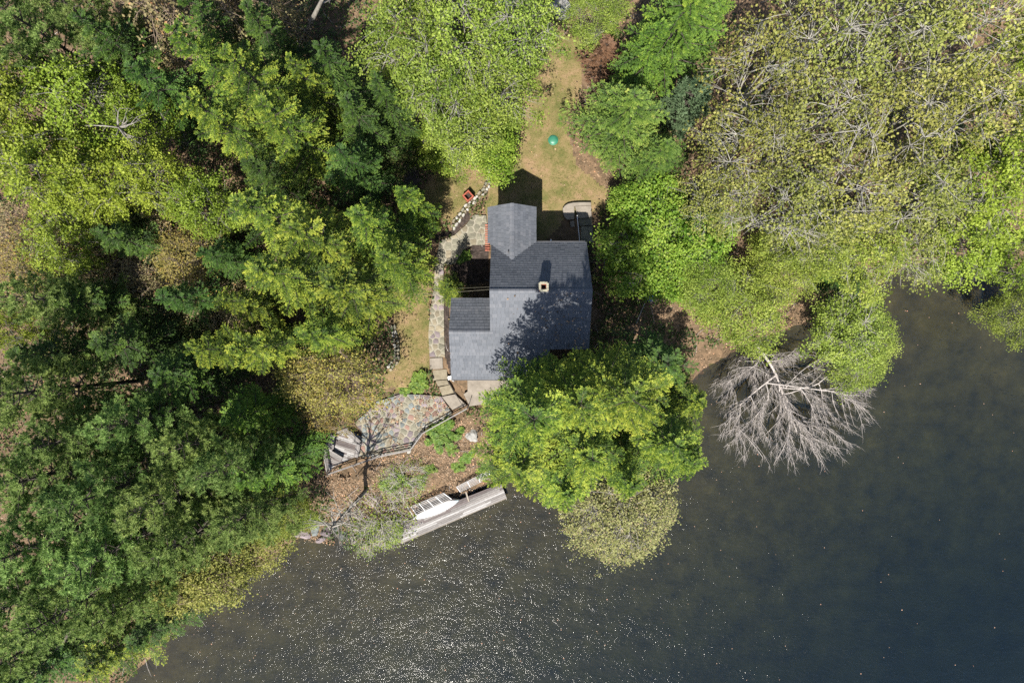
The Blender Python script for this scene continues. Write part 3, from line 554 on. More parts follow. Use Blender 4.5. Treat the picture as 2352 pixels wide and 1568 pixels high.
TREES = [
# wood at the upper left
('pine',70,60,95,19,'white pine in the top-left corner'),
('pine',215,55,85,18,'second white pine from the left along the top edge'),
('pine',90,150,70,17,'small white pine just below the top-left corner pine'),
('brown',420,30,135,15,'brown budding thicket at the top edge above the dark hemlocks'),
('brown',570,20,110,14,'brown budding thicket at the top edge beside the dark leaning trunk'),
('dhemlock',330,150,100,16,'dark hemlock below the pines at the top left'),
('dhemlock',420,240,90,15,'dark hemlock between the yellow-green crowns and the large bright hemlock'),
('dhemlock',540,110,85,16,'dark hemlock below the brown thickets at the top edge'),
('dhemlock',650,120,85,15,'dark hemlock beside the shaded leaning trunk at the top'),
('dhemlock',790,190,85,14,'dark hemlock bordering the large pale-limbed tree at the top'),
('maple',60,250,110,16,'yellow-green tree at the left edge below the corner pines'),
('maple',190,240,110,15,'yellow-green tree in front of the dark hemlock at the upper left'),
('maple',110,390,110,16,'brightest yellow-green tree near the left edge, around its middle height of the upper half'),
('maple',230,420,95,14,'yellow-green tree below the dead grey snag'),
('maple',20,340,70,15,'yellow-green tree cut by the left edge'),
('maple',350,410,85,14,'yellow-green tree between the snag and the bright hemlocks'),
('maple',330,270,75,13,'small yellow-green tree just above the dead grey snag'),
('hemlock',530,190,95,18,'bright hemlock nearest the dark hemlocks at the upper left'),
('hemlock',640,240,115,19,'large bright hemlock in the upper left, tallest of its cluster'),
('hemlock',560,320,105,18,'bright hemlock beside the yellow-green trees and the snag'),
('hemlock',700,330,105,18,'bright hemlock just above the gap with dark shade'),
('hemlock',740,230,70,16,'narrow bright hemlock close to the pale-limbed tree'),
('dhemlock',845,300,80,14,'dark hemlock beside the brown slabs under the trees'),
('dhemlock',830,400,85,14,'dark hemlock just below the brown slabs under the trees'),
('dhemlock',640,420,70,13,'dark hemlock between the two clusters of bright hemlocks'),
('birch',930,90,110,16,'pale-limbed tree at the top, its leftmost crown edge over the dark gap'),
('birch',1060,70,120,17,'pale-limbed leafy tree touching the top edge, middle of three'),
('birch',1180,90,105,16,'pale-limbed leafy tree at the top edge beside the grass clearing'),
('birch',1010,200,110,15,'leafy tree with pale twigs, left of the lawn clearing'),
('birch',1120,200,105,14,'leafy tree overhanging the lawn clearing from the west'),
('birch',1060,300,85,12,'leafy tree just above the small lawn with the red planter'),
('bright',1130,330,70,6,'bright shrub at the lawn corner above the gable shadow'),
('bright',1010,330,60,5,'bright shrub beside the brown slabs at the wood edge'),
# band of hemlocks west of the house
('hemlock',660,520,110,19,'bright hemlock at the far end of the row west of the house'),
('hemlock',760,570,125,19,'large bright hemlock in the middle of the row west of the house'),
('hemlock',880,540,105,17,'bright hemlock reaching toward the curved stone wall'),
('hemlock',955,480,70,14,'small bright hemlock beside the curved stone wall'),
('hemlock',700,650,115,19,'bright hemlock at the brown thicket, west of the narrow lawn'),
('hemlock',830,680,110,18,'bright hemlock just above the narrow lawn strip'),
('hemlock',925,615,90,16,'bright hemlock overhanging the flagstone walk'),
('hemlock',1035,668,50,8,'slender hemlock whose tips reach the house wires'),
('hemlock',770,770,85,16,'bright hemlock just above the gold budding tree'),
('hemlock',640,800,95,17,'bright hemlock between the gold budding tree and the shaded wood'),
('dhemlock',540,600,60,12,'shaded hemlock at the edge of the brown thicket'),
# left middle: brown thickets and shade
('brown',60,540,85,7,'brown budding shrub at the left edge below the yellow-green trees'),
('brown',180,590,80,6,'brown budding shrub second from the left edge'),
('brown',330,610,85,6,'bare twiggy shrub in the middle of the brown thicket'),
('brown',450,670,95,6,'brown shrub with orange leaves in the thicket'),
('brown',540,720,75,6,'brown shrub bordering the row of bright hemlocks'),
('brown',410,520,70,7,'thin brown shrub under the yellow-green trees'),
('dhemlock',250,700,85,13,'shaded hemlock at the lower edge of the brown thicket'),
('pine',130,690,85,17,'pine at the left edge level with the house'),
('maple',45,760,65,14,'pale leafy tree at the left edge below the brown shrubs'),
('dhemlock',180,810,95,14,'dark hemlock just above the pine with bent dark limbs'),
('dhemlock',340,790,95,14,'dark hemlock in the deep shade left of centre'),
('dhemlock',460,850,90,14,'dark hemlock beside the bright hemlock near the gold tree'),
('hemlock',545,800,75,16,'half-shaded hemlock between two dark hemlocks'),
('under',300,545,75,5,'dim green shrub under the yellow-green trees, above the bare twiggy shrub'),
('under',400,590,75,5,'dim green shrub between the bare twiggy shrub and the row of hemlocks'),
('under',480,580,65,5,'dim green shrub beside the shaded hemlock of the brown thicket'),
('under',230,530,60,4,'dim green shrub just below the brightest yellow-green tree'),
('under',500,650,60,4,'dim green shrub amid the orange-leaved brown shrubs'),
('under',120,640,75,5,'dim green shrub at the left edge below the brown shrubs'),
('under',370,720,80,5,'dim green shrub at the lower end of the brown thicket'),
('under',270,640,60,4,'dim green shrub in the centre of the brown thicket'),
('under',560,480,50,4,'dim green shrub in the gap between the two hemlock clusters'),
('under',880,360,50,4,'dim green shrub beside the wedge-shaped platform'),
('under',960,350,40,3,'dim green shrub between the wedge-shaped platform and the small lawn'),
('under',450,760,70,5,'dim green shrub at the edge of the deep shade left of centre'),
('brown',250,590,80,6,'twiggy brown shrub with pale stems near the centre of the thicket'),
('brown',360,650,80,6,'twiggy brown shrub just below the bare one'),
('maple',150,560,85,11,'dull yellow-green tree in the brown thicket near the left edge'),
('dhemlock',330,560,80,12,'dark hemlock rising from the brown thicket below the yellow-green trees'),
('gold',60,600,80,10,'tan budding tree cut by the left edge, level with the patio'),
('gold',430,600,80,9,'tan budding tree in the brown thicket'),
('dhemlock',460,690,75,12,'dark hemlock in the brown thicket next to the row of bright hemlocks'),
('maple',470,470,80,13,'yellow-green tree between the snag and the row of hemlocks'),
('hemlock',590,700,70,14,'narrow hemlock at the thicket end of the row'),
('dhemlock',900,250,70,13,'dark hemlock in the gap under the pale-limbed trees'),
# pines at the lower left
('pine',80,900,105,20,'pine with bent dark limbs at the left edge'),
('pine',340,960,85,18,'pale pine top standing alone in the shade'),
('pine',200,1000,95,18,'pine beside the two bent dark limbs'),
('pine',470,1010,80,18,'pale pine below the deep shade'),
('pine',545,1060,85,19,'tall pale pine close to the corner deck'),
('fir',640,1060,105,15,'glossy green tree beside the corner deck'),
('fir',600,940,85,14,'green tree between the deck and the shaded hemlocks'),
('pine',100,1090,110,20,'pine below the bent dark limbs at the left edge'),
('pine',270,1120,110,20,'broad pine in the middle of the lower-left pines'),
('pine',410,1130,100,19,'pine next to the tall pale pine near the deck'),
('pine',130,1230,115,20,'pine at the left edge about a third up from the bottom'),
('pine',290,1250,110,20,'pine above the yellow shore trees'),
('pine',440,1230,95,18,'pine behind the yellow shore trees'),
('pine',570,1180,85,15,'pine at the bank beside the bare litter slope'),
('pine',60,1370,115,20,'pine at the left edge above the bottom corner'),
('pine',200,1370,110,20,'pine above the dark hemlock in the bottom-left corner'),
('fine',640,1180,75,7,'feathery green bush on the bank above the grey rocks'),
('ygold',400,1330,85,11,'yellow budding tree on the shore, farther from the deck'),
('ygold',490,1310,85,10,'yellow budding tree leaning over the water below the pines'),
('ygold',570,1260,70,8,'yellow budding tree at the shore nearest the grey rocks'),
('pine',310,1370,80,17,'pine between the yellow shore trees and the corner'),
('dhemlock',140,1500,115,14,'dark hemlock in the bottom-left corner'),
('hemlock',290,1470,95,12,'hemlock leaning over the water at the bottom-left shore'),
('dhemlock',380,1420,75,11,'low hemlock at the water edge below the yellow trees'),
('pine',40,1500,90,17,'pine cut by the bottom-left corner'),
# gold tree and the bank
('gold',785,868,95,10,'large gold budding tree above the flagstone terrace'),
('gold',715,860,80,10,'gold budding tree farther from the terrace'),
('gold',755,950,55,8,'low gold budding tree beside the corner deck'),
# south-east of the house
('hemlock',1190,1050,120,15,'bright hemlock over the dock end'),
('hemlock',1330,1010,130,19,'large bright hemlock in front of the house, middle of the group'),
('whem',1215,925,125,22,'bright hemlock touching the house corner'),
('whem',1385,885,130,25,'tall hemlock beside the house shading its roof'),
('hemlock',1500,990,120,17,'bright hemlock leaning over the water beside the bare fallen tree'),
('whem',1300,900,110,22,'hemlock against the house between the corner hemlock and the tall one'),
('dhemlock',1490,830,105,14,'dark hemlock between the house and the fallen bare tree'),
('hemlock',1560,910,75,14,'hemlock at the water edge closest to the fallen bare tree'),
('hemlock',1290,1095,105,14,'bright hemlock low over the lake, dock side of the budding tree'),
('hemlock',1540,1030,95,15,'bright hemlock farthest out over the lake'),
('hemlock',1420,1080,85,14,'bright hemlock above the grey-green budding tree'),
('bud',1425,1165,135,8,'grey-green budding tree hanging over the lake'),
# east side
('spruce',1425,290,130,12,'dense spruce beside the green lid on the lawn'),
('spruce',1500,370,85,9,'low spruce next to the dense spruce by the lawn'),
('fir',1540,90,140,17,'large bright fir at the top edge'),
('fir',1620,40,80,16,'smaller fir at the top edge beside the large fir'),
('fir',1480,140,75,13,'fir leaning over the dead brown conifer'),
('bfir',1575,240,48,9,'small blue-green fir in the shade of the large fir'),
('dead',1385,130,62,5,'dead brown conifer at the edge of the lawn clearing'),
('fine',1370,40,70,6,'pale leafy shrub at the top edge by the clearing'),
('bright',1490,520,100,6,'bright green shrub east of the house roof'),
('bright',1505,615,90,6,'yellow-green shrub above the blue tarp'),
('bright',1590,560,85,7,'bright shrub between the roof-side shrub and the open wood'),
('bright',1452,465,50,5,'small bright shrub closest to the concrete landing'),
('olive',1750,170,135,16,'sparse olive tree next to the large fir'),
('olive',1890,90,150,17,'sparse tree with white limbs at the top edge'),
('olive',2050,110,145,17,'sparse tree at the top edge, second from the right corner'),
('olive',2220,80,145,17,'sparse tree in the top-right corner'),
('olive',1720,350,120,15,'sparse tree beside the low spruce'),
('olive',1880,280,140,16,'sparse tree with long white limb above the litter clearing'),
('olive',2060,280,140,16,'sparse tree above the orange litter clearing'),
('olive',2220,260,130,16,'sparse tree below the top-right corner tree'),
('maple',2330,170,90,16,'greener tree cut by the right edge at the top'),
('olive',1790,480,125,15,'sparse tree with grey limbs left of the litter clearing'),
('olive',1950,440,135,15,'sparse tree with many pale limbs in the middle of the eastern wood'),
('olive',2110,440,120,15,'sparse tree above the cove of brown water'),
('maple',2250,420,120,15,'yellow-green tree near the right edge above the cove'),
('maple',2340,330,80,15,'yellow-green tree cut by the right edge'),
('olive',1660,460,95,13,'sparse tree between the bright shrubs and the eastern wood'),
('olive',2080,570,90,11,'olive tree overhanging the head of the cove'),
('maple',2220,560,100,12,'yellow-green tree overhanging the cove from the shore'),
('birch',1980,580,100,12,'fresh green tree left of the cove'),
('birch',1880,560,90,12,'fresh green tree above the fallen pale log'),
('fine',1700,700,110,8,'fine-leaved tree on the shore above the bare fallen tree'),
('fine',1620,640,75,7,'fine-leaved tree beside the yellow-green shrub and the tarp'),
('fine',1790,620,85,8,'fine-leaved tree left of the fallen pale log'),
('birch',1950,750,95,9,'leaning tree with long pale branches over the water'),
('dhemlock',1930,640,60,8,'small dark conifer at the shore left of the cove'),
('fine',1975,800,85,6,'fine-leaved branches beside the bare fallen tree over the water'),
('maple',2345,590,75,13,'leafy tree at the right edge just above the water'),
('fine',2345,720,75,9,'fine-leaved tree at the right edge over the water'),
]
for t in TREES: plant(*t)

# ------------------------------------------------------------------ house
EAVE_N, RIDGE, EAVE_S = (7.70, 5.5), (3.64, 9.55), (-2.90, 5.85)       # (y, z) of the main roof
XW, XE, XM = -1.6, 5.79, 2.82
WRID, WEAVE, WN, WX = 7.0, 5.5, 10.45, 1.86                            # north wing
GX0, GRID_Y, GRID_Z, GEAVE = -4.68, .71, 7.9, (3.32, 6.0)              # west wing
slopeS = (RIDGE[1]-EAVE_S[1])/(RIDGE[0]-EAVE_S[0])
def zS(y): return RIDGE[1]-slopeS*(RIDGE[0]-y)
GRID_Z = zS(GRID_Y)
house = empty('house', (0, 0, 0), 'grey shingled house with a tall chimney, a north gable wing and a west wing', 'house')
T_ = .12
def roof_plane(name, pts, up_dir, deck=True):
    """pts: corners of one roof slope in 3-D, first edge along the eave. A board deck with lapped shingle tabs in courses (fine pieces, joined)."""
    P = [Vector(p) for p in pts]; n = (P[1]-P[0]).cross(P[-1]-P[0]).normalized()
    if n.z < 0: n = -n
    e = (P[1]-P[0]).normalized(); s = n.cross(e).normalized()
    if s.dot(Vector(up_dir)) < 0: s = -s
    loc = [((p-P[0]).dot(e), (p-P[0]).dot(s)) for p in P]
    mb = MB(); k = len(P)
    V = [p-n*T_ for p in P]+[p-n*.02 for p in P]
    mb.add(V, [tuple(range(k)), tuple(range(k, 2*k))]+[(i, (i+1)%k, k+(i+1)%k, k+i) for i in range(k)])
    d = mb.obj(name, M['roof_deck'], house)
    R = random.Random(name); exp, tab = .27, .30
    smin = min(b for a, b in loc); smax = max(b for a, b in loc)
    Vs, Fs, At = [], [], []
    row = 0; b = smin-.03
    while b < smax-.05:
        b1 = min(b+exp, smax); c = max(min((b+b1)/2, smax-1e-3), smin+1e-3); xs = []
        for i in range(k):                                   # horizontal extent of the slope at this course
            (x0, y0), (x1, y1) = loc[i], loc[(i+1) % k]
            if (y0-c)*(y1-c) < 0: xs.append(x0+(x1-x0)*(c-y0)/(y1-y0))
        xs.sort()
        for i in range(0, len(xs)-1, 2):
            x = xs[i]-R.random()*tab
            rowt = R.gauss(.5, .06)
            while x < xs[i+1]:
                w = tab*R.uniform(.75, 1.25); xa, xb = max(x, xs[i]-.02), min(x+w-.012, xs[i+1]+.02); x += w
                if xb-xa < .03: continue
                jb = b+R.uniform(-.012, .012); th = R.uniform(.02, .034); t = min(1, max(0, R.gauss(rowt, .16))); n0 = len(Vs)
                for (a_, b_, h_) in ((xa, jb, th), (xb, jb, th), (xb, b1+.05, .004), (xa, b1+.05, .004), (xa, jb, -.015), (xb, jb, -.015)):
                    Vs.append(P[0]+e*a_+s*b_+n*h_); At.append(t)
                Fs += [(n0, n0+1, n0+2, n0+3), (n0+4, n0+5, n0+1, n0), (n0+4, n0, n0+3, n0+3)[:3], (n0+5, n0+2, n0+1)]
        b += exp; row += 1
    f4 = [f for f in Fs if len(f) == 4]; f3 = [f for f in Fs if len(f) == 3]
    o = bpy.data.objects.new('shingles', mesh_np('shingles', np.array([tuple(v) for v in Vs]), [np.array(f4), np.array(f3)], M['roof'], {'tint': At}))
    o['kind'] = 'stuff'; link(o, d); return d
yv_r = RIDGE[0]+(RIDGE[1]-WRID)/((RIDGE[1]-EAVE_N[1])/(EAVE_N[0]-RIDGE[0]))      # where the wing ridge meets the north slope
roof_plane('main_roof_north', [(XE, EAVE_N[0], EAVE_N[1]), (WX, EAVE_N[0], EAVE_N[1]), (0, yv_r, WRID), (-WX+.2, EAVE_N[0]-.1, EAVE_N[1]+.1), (XW, EAVE_N[0]-.2, EAVE_N[1]+.22), (XW, RIDGE[0], RIDGE[1]), (XE, RIDGE[0], RIDGE[1])], (0, -1, 1))
ye = -.5
roof_plane('main_roof_south', [(XW, EAVE_S[0], EAVE_S[1]), (XM, EAVE_S[0], EAVE_S[1]), (XM, ye, zS(ye)), (XE, ye, zS(ye)), (XE, RIDGE[0], RIDGE[1]), (XW, RIDGE[0], RIDGE[1])], (0, 1, 1))
roof_plane('wing_roof_east', [(WX, EAVE_N[0]+.02, WEAVE), (WX, WN, WEAVE), (0, WN, WRID), (0, yv_r+.03, WRID)], (-1, 0, 1))
roof_plane('wing_roof_west', [(-WX, EAVE_N[0]+.02, WEAVE), (-WX, WN, WEAVE), (0, WN, WRID), (0, yv_r+.03, WRID)], (1, 0, 1))
roof_plane('west_roof_south', [(GX0, EAVE_S[0], EAVE_S[1]), (XW-.005, EAVE_S[0], EAVE_S[1]), (XW-.005, GRID_Y, GRID_Z-.02), (GX0, GRID_Y, GRID_Z-.02)], (0, 1, 1))
roof_plane('west_roof_north', [(GX0, GEAVE[0], GEAVE[1]), (XW-.005, GEAVE[0], GEAVE[1]), (XW-.005, GRID_Y, GRID_Z-.02), (GX0, GRID_Y, GRID_Z-.02)], (0, -1, 1))
mb = MB()
for a, b in (((XW-.02, RIDGE[0], RIDGE[1]+.05), (XE+.02, RIDGE[0], RIDGE[1]+.05)), ((0, WN+.02, WRID+.04), (0, yv_r-.03, WRID+.03)), ((GX0-.02, GRID_Y, GRID_Z+.03), (XW+.2, GRID_Y, GRID_Z+.03))):
    m_ = MB(); n_ = max(2, int((Vector(b)-Vector(a)).length/.3)); R = random.Random(3); t_ = []
    d_ = (Vector(b)-Vector(a)); sd_ = d_.normalized().cross(Vector((0,0,1)))
    for i in range(n_):
        p, q_ = Vector(a)+d_*(i/n_), Vector(a)+d_*((i+.97)/n_); w_ = .15; up_ = R.uniform(0, .015)
        m_.add([p-sd_*w_-Vector((0,0,.08)), p+Vector((0,0,up_)), p+sd_*w_-Vector((0,0,.08)), q_-sd_*w_-Vector((0,0,.08)), q_+Vector((0,0,up_)), q_+sd_*w_-Vector((0,0,.08))], [(0,3,4,1),(1,4,5,2)])
    o = bpy.data.objects.new('ridge_cap', mesh_np('ridge_cap', np.array([tuple(v) for v in m_.v]), np.array(m_.f), M['roof'], {'tint': np.repeat(np.array([R.uniform(.5,1) for _ in range(n_)]), 6)})); link(o, house); o['kind'] = 'stuff'
# walls under the roofs
I = .3
def wall_prism(name, prof, x0, x1, axis='x'):
    n = len(prof); V = []; 
    for x in (x0, x1): V += [((x, a, z) if axis == 'x' else (a, x, z)) for a, z in prof]
    mb = MB(); mb.add(V, [tuple(range(n)), tuple(range(n, 2*n))[::-1]]+[(i, n+i, n+(i+1)%n, (i+1)%n) for i in range(n)]); return mb.obj(name, M['wall'], house)
dn = .22
wall_prism('main_wall', [(EAVE_S[0]+I, -.8), (EAVE_S[0]+I, zS(EAVE_S[0]+I)-dn), (RIDGE[0], RIDGE[1]-dn-.05), (EAVE_N[0]-I, EAVE_N[1]+I*.99-dn-.05), (EAVE_N[0]-I, -.8)], XW+I, XM-I)
wall_prism('east_wall', [(ye+I, -.8), (ye+I, zS(ye+I)-dn), (RIDGE[0], RIDGE[1]-dn-.06), (EAVE_N[0]-I-.004, EAVE_N[1]+I*.99-dn-.06), (EAVE_N[0]-I-.004, -.8)], XM-I-.02, XE-I)
wall_prism('north_wall', [(-WX+I, -.8), (-WX+I, WEAVE+I*.86-dn), (0, WRID-dn), (WX-I, WEAVE+I*.86-dn), (WX-I, -.8)], EAVE_N[0]-I-.02, WN-I, 'y')
wall_prism('west_wall', [(EAVE_S[0]+I+.004, -.8), (EAVE_S[0]+I+.004, zS(EAVE_S[0]+I)-dn-.01), (GRID_Y, GRID_Z-dn-.05), (GEAVE[0]-I, GEAVE[1]+I*.8-dn-.05), (GEAVE[0]-I, -.8)], GX0+I, XW+I+.02)
def window(c, ax, w, h):                  # ax: 'x' window lies in a wall facing +-y, 'y' facing +-x
    f = MB(); t = .07
    for sx in (-1, 1):
        f.box((c[0]+(sx*(w/2) if ax == 'x' else 0), c[1]+(sx*(w/2) if ax == 'y' else 0), c[2]), (t if ax == 'x' else .1, t if ax == 'y' else .1, h+t))
    for sz in (-1, 0, 1):
        f.box((c[0], c[1], c[2]+sz*h/2), (w-t if ax == 'x' else .09, w-t if ax == 'y' else .09, t if sz else .04))
    p = f.obj('window', M['trim'], house); g_ = MB(); g_.box(c, (w-t if ax == 'x' else .05, w-t if ax == 'y' else .05, h-.02)); g_.obj('pane', M['glass'], p)
for x in (-3.6, -.6, 1.4): window((x, EAVE_S[0]+I-.02, 1.7), 'x', 1.0, 1.4); window((x, EAVE_S[0]+I-.02, 4.2), 'x', 1.0, 1.2)
window((4.2, ye+I-.02, 4.6), 'x', 1.1, 1.3); window((0, WN-I+.02, 4.2), 'x', 1.0, 1.2)
for y in (2.0, 5.5): window((XE-I+.02, y, 1.7), 'y', 1.0, 1.4); window((XE-I+.02, y, 4.6), 'y', 1.0, 1.2)
window((-WX+I-.02, 9.2, 3.9), 'y', .9, 1.1); window((GX0+I-.02, .6, 4.4), 'y', 1.0, 1.2); window((WX-I+.02, 9.2, 3.9), 'y', .9, 1.1)
mb = MB(); mb.box((-WX+I-.03, 8.35, 1.0), (.06, .95, 2.1)); dr = mb.obj('door', M['trim'], house)
mb = MB(); mb.tube([(-WX+I-.1, 8.02, 1.0), (-WX+I-.06, 8.02, 1.0)], .03, 6); mb.obj('handle', M['iron'], dr)
# chimney
cx_, cy_ = 2.26, 3.9; ch = empty('chimney', (0, 0, 0)); ch.parent = house
mb = MB()
for sx, sy, dx, dy in ((-.24,0,.14,.62),(.24,0,.14,.62),(0,-.24,.339,.138),(0,.24,.339,.138)): mb.box((cx_+sx, cy_+sy, 9.1), (dx, dy, 1.9))
mb.obj('chimney_stack', M['brick'], ch)
R = random.Random(5)
for i in range(12):
    a = i/12*4; k_ = int(a); t = (a-k_)*2-1+.33; hw = .27
    px, py = ((t*hw, -hw), (hw, t*hw), (-t*hw, hw), (-hw, -t*hw))[k_]
    mb = MB(); mb.box((cx_+px, cy_+py, 10.11+R.uniform(0,.03)), (.20*R.uniform(.85,1.05), .17*R.uniform(.9,1.1), .12), (0, math.pi/2)[k_ % 2]+R.uniform(-.06,.06)); mb.obj('cap_stone', M['cap'], ch, bevel=.02)
mb = MB(); mb.box((cx_, cy_, 9.0), (.33, .33, .1)); mb.obj('flue', M['soot'], ch)
mb = MB(); x, y, z = Z1(960, 768, 6.9); mb.tube([(x, y, 6.4), (x, y, 7.1)], .05, 8); mb.obj('roof_vent', M['iron'], house)
mb = MB(); x, y, z = Z1(1460, 640, 5.2); mb.tube([(x, y-.4, 5.0), (x, y-.05, 5.05), (x+.02, y+.14, 5.12)], .06, 8); mb.obj('vent_pipe', M['trim'], house)
mb = MB(); x, y, z = Z1(1955, 1052, 6.5); mb.bar((XE-.2, y, 6.6), (XE+.22, y+.04, 6.7), .05, .05); mb.obj('wall_bracket', M['trim'], house)
mb = MB(); mb.bar((XE-.1, EAVE_N[0]+.06, EAVE_N[1]-.07), (WX+.1, EAVE_N[0]+.06, EAVE_N[1]-.07), .1, .1); mb.obj('gutter', M['roof_deck'], house)
mb = MB(); mb.bar((GX0, EAVE_S[0]-.06, EAVE_S[1]-.1), (XM, EAVE_S[0]-.06, EAVE_S[1]-.1), .1, .1); mb.obj('gutter', M['roof_deck'], house)
# service wires to the trees west of the house
for k, (p0, p1) in enumerate((((370,1235),(745,1208)), ((385,1192),(745,1178)))):
    a, b = Vector(Z1(*p1, 6.0)), Vector(Z1(*p0, 5.9)); c = b+(b-a)*2.2; m_ = MB(); m_.tube([tuple(a+(c-a)*t-Vector((0,0,.5*t*(1-t)*4*.3))) for t in np.linspace(0,1,8)], .009, 4)
    tag(m_.obj('service_wire', M['stone_grey']), ('lower', 'upper')[k]+' of the two thin wires running west from the house wall', 'wire', 'service wires')

# ------------------------------------------------------------------ flagstones
def clip(poly, a, b, c):                          # keep a*x+b*y <= c
    out = []; n = len(poly)
    for i in range(n):
        p, q_ = poly[i], poly[(i+1) % n]; dp, dq = a*p[0]+b*p[1]-c, a*q_[0]+b*q_[1]-c
        if dp <= 0: out.append(p)
        if dp*dq < 0: t = dp/(dp-dq); out.append((p[0]+(q_[0]-p[0])*t, p[1]+(q_[1]-p[1])*t))
    return out
def area(p): return .5*sum(p[i][0]*p[(i+1)%len(p)][1]-p[(i+1)%len(p)][0]*p[i][1] for i in range(len(p)))
def flagstones(parent, poly, z, spacing, gap, mats, seed, th=.05):
    R = random.Random(seed); P = np.array(poly); x0, y0 = P.min(0); x1, y1 = P.max(0); pts = []; tries = 0
    while tries < 6000:
        tries += 1; p = (R.uniform(x0, x1), R.uniform(y0, y1))
        if not inside(poly, [p[0]], [p[1]])[0]: continue
        dmin = spacing*R.choice([.62, .8, 1.05, 1.5])
        if all((p[0]-a)**2+(p[1]-b)**2 > dmin*dmin for a, b in pts): pts.append(p)
    if area(poly) < 0: poly = poly[::-1]
    n = 0
    for i, p in enumerate(pts):
        c = list(poly)
        for q_ in sorted((k for j, k in enumerate(pts) if j != i), key=lambda k: (k[0]-p[0])**2+(k[1]-p[1])**2)[:16]:
            dx, dy = q_[0]-p[0], q_[1]-p[1]; L = math.hypot(dx, dy); c = clip(c, dx/L, dy/L, (dx*(p[0]+q_[0])+dy*(p[1]+q_[1]))/2/L-gap/2*R.uniform(.6,1.5))
            if len(c) < 3: break
        if len(c) < 3 or abs(area(c)) < .012: continue
        ch_ = []
        for k in range(len(c)):
            a, b = c[k], c[(k+1) % len(c)]; ch_ += [(a[0]*.88+b[0]*.12+R.uniform(-.012,.012), a[1]*.88+b[1]*.12+R.uniform(-.012,.012)), (a[0]*.12+b[0]*.88, a[1]*.12+b[1]*.88)]
        m_ = len(ch_); gx = sum(a for a, b in ch_)/m_; gy = sum(b for a, b in ch_)/m_; dz = R.uniform(-.006, .012); tl = (R.uniform(-.01,.01), R.uniform(-.01,.01))
        V = [(a-gx, b-gy, -th) for a, b in ch_]+[((a-gx)*.97, (b-gy)*.97, dz+tl[0]*(a-gx)+tl[1]*(b-gy)) for a, b in ch_]
        me = mesh_py('flagstone', V, [tuple(range(m_, 2*m_))]+[(k, (k+1)%m_, m_+(k+1)%m_, m_+k) for k in range(m_)], M[R.choice(mats)])
        o = bpy.data.objects.new('flagstone', me); o.location = (gx, gy, z+.035); link(o, parent); n += 1
    return n
def slab(name, poly, z, th, mat, bevel=.0, parent=None):
    mb = MB(); mb.prism([p[:2] for p in poly], z-th, z); return mb.obj(name, mat, parent, bevel=bevel)
PATIO = [Z1(*p, .05)[:2] for p in [(560,330),(700,340),(728,680),(540,685),(430,745),(330,905),(210,925),(110,870),(150,640),(330,570),(470,440),(540,340)]]
WALK = [Z2(*p, .05)[:2] for p in [(100,-290),(200,-250),(200,0),(205,560),(215,825),(35,825),(20,560),(40,300),(85,0)]]
pa = tag(slab('flagstone_patio', PATIO, .05, .25, M['mortar']), kind='structure')
n1 = flagstones(pa, PATIO, .05, .72, .10, ['stone_grey','stone_grey','stone_tan'], 1)
wa = tag(slab('flagstone_walk', WALK, .05, .25, M['mortar']), kind='structure')
n2 = flagstones(wa, WALK, .05, .66, .11, ['stone_grey','stone_grey','stone_tan','stone_purple'], 2)
te = tag(slab('flagstone_terrace', TERR, ZT, 1.6, M['mortar']), kind='structure')
n3 = flagstones(te, TERR, ZT, .56, .09, ['stone_grey','stone_tan','stone_blue','stone_purple','stone_purple','stone_pink','stone_blue'], 3)
print('flagstones', n1, n2, n3)
# coping stones along the outer edge of the terrace
def stones_along(parent, line, w, hh, mats, seed, L0=.32, name='stone', zf=None, rows=1, jig=.06):
    R = random.Random(seed)
    for i in range(len(line)-1):
        a, b = Vector(line[i][:2]), Vector(line[i+1][:2]); L = (b-a).length; t = 0; d = (b-a)/L; nn = Vector((-d.y, d.x))
        for r_ in range(rows):
            t = 0
            while t < L-.05:
                l = L0*R.uniform(.6, 1.5); c = a+d*(t+l/2)+nn*((r_-(rows-1)/2)*w+R.uniform(-jig, jig)); t += l
                hs = hh*R.uniform(.7, 1.25); z = zf(c.x, c.y) if zf else gz(c.x, c.y)
                k = 7; V = []; ph = R.uniform(0, TAU)
                rad = [R.uniform(.82, 1.12) for _ in range(k)]
                for (sc, zz) in ((1.0, -.15), (1.0, hs*.62), (.72, hs)):
                    for m_ in range(k): an = ph+TAU*m_/k; V.append((math.cos(an)*l*.52*rad[m_]*sc, math.sin(an)*w*.55*rad[m_]*sc, zz+R.uniform(-.02,.02)))
                Fc = [tuple(range(2*k, 3*k))]+[(q0+m_, q0+(m_+1)%k, q0+k+(m_+1)%k, q0+k+m_) for q0 in (0, k) for m_ in range(k)]
                o = bpy.data.objects.new(name, mesh_py(name, V, Fc, M[R.choice(mats)])); o.location = (c.x, c.y, z); o.rotation_euler[2] = math.atan2(d.y, d.x)+R.uniform(-.15,.15); link(o, parent)
stones_along(te, [TERR[i] for i in (4,5,6,7,8)], .3, .07, ['stone_pale','stone_grey'], 4, .4, 'coping_stone', lambda x, y: ZT, 1, .03)
sw = empty('stone_wall', Z1(480,180), 'curved low dry-stone wall between the small lawn and the house', 'wall'); sw.location = (0,0,0)
stones_along(sw, [S(*p, .2) for p in [(1470,500),(1472,525),(1457,567),(1430,592),(1406,612),(1378,650),(1355,682)]], .26, .3, ['stone_pale','stone_grey','stone_tan'], 5, .34, 'stone', rows=2)
sw = empty('stone_wall', (0,0,0), 'low stone edging along the west side of the narrow lawn strip', 'wall')
stones_along(sw, [D(*p) for p in [(902,745),(912,790),(912,825),(893,848)]], .26, .3, ['stone_grey','stone_tan','stone_pale'], 6, .36, 'stone', rows=2)
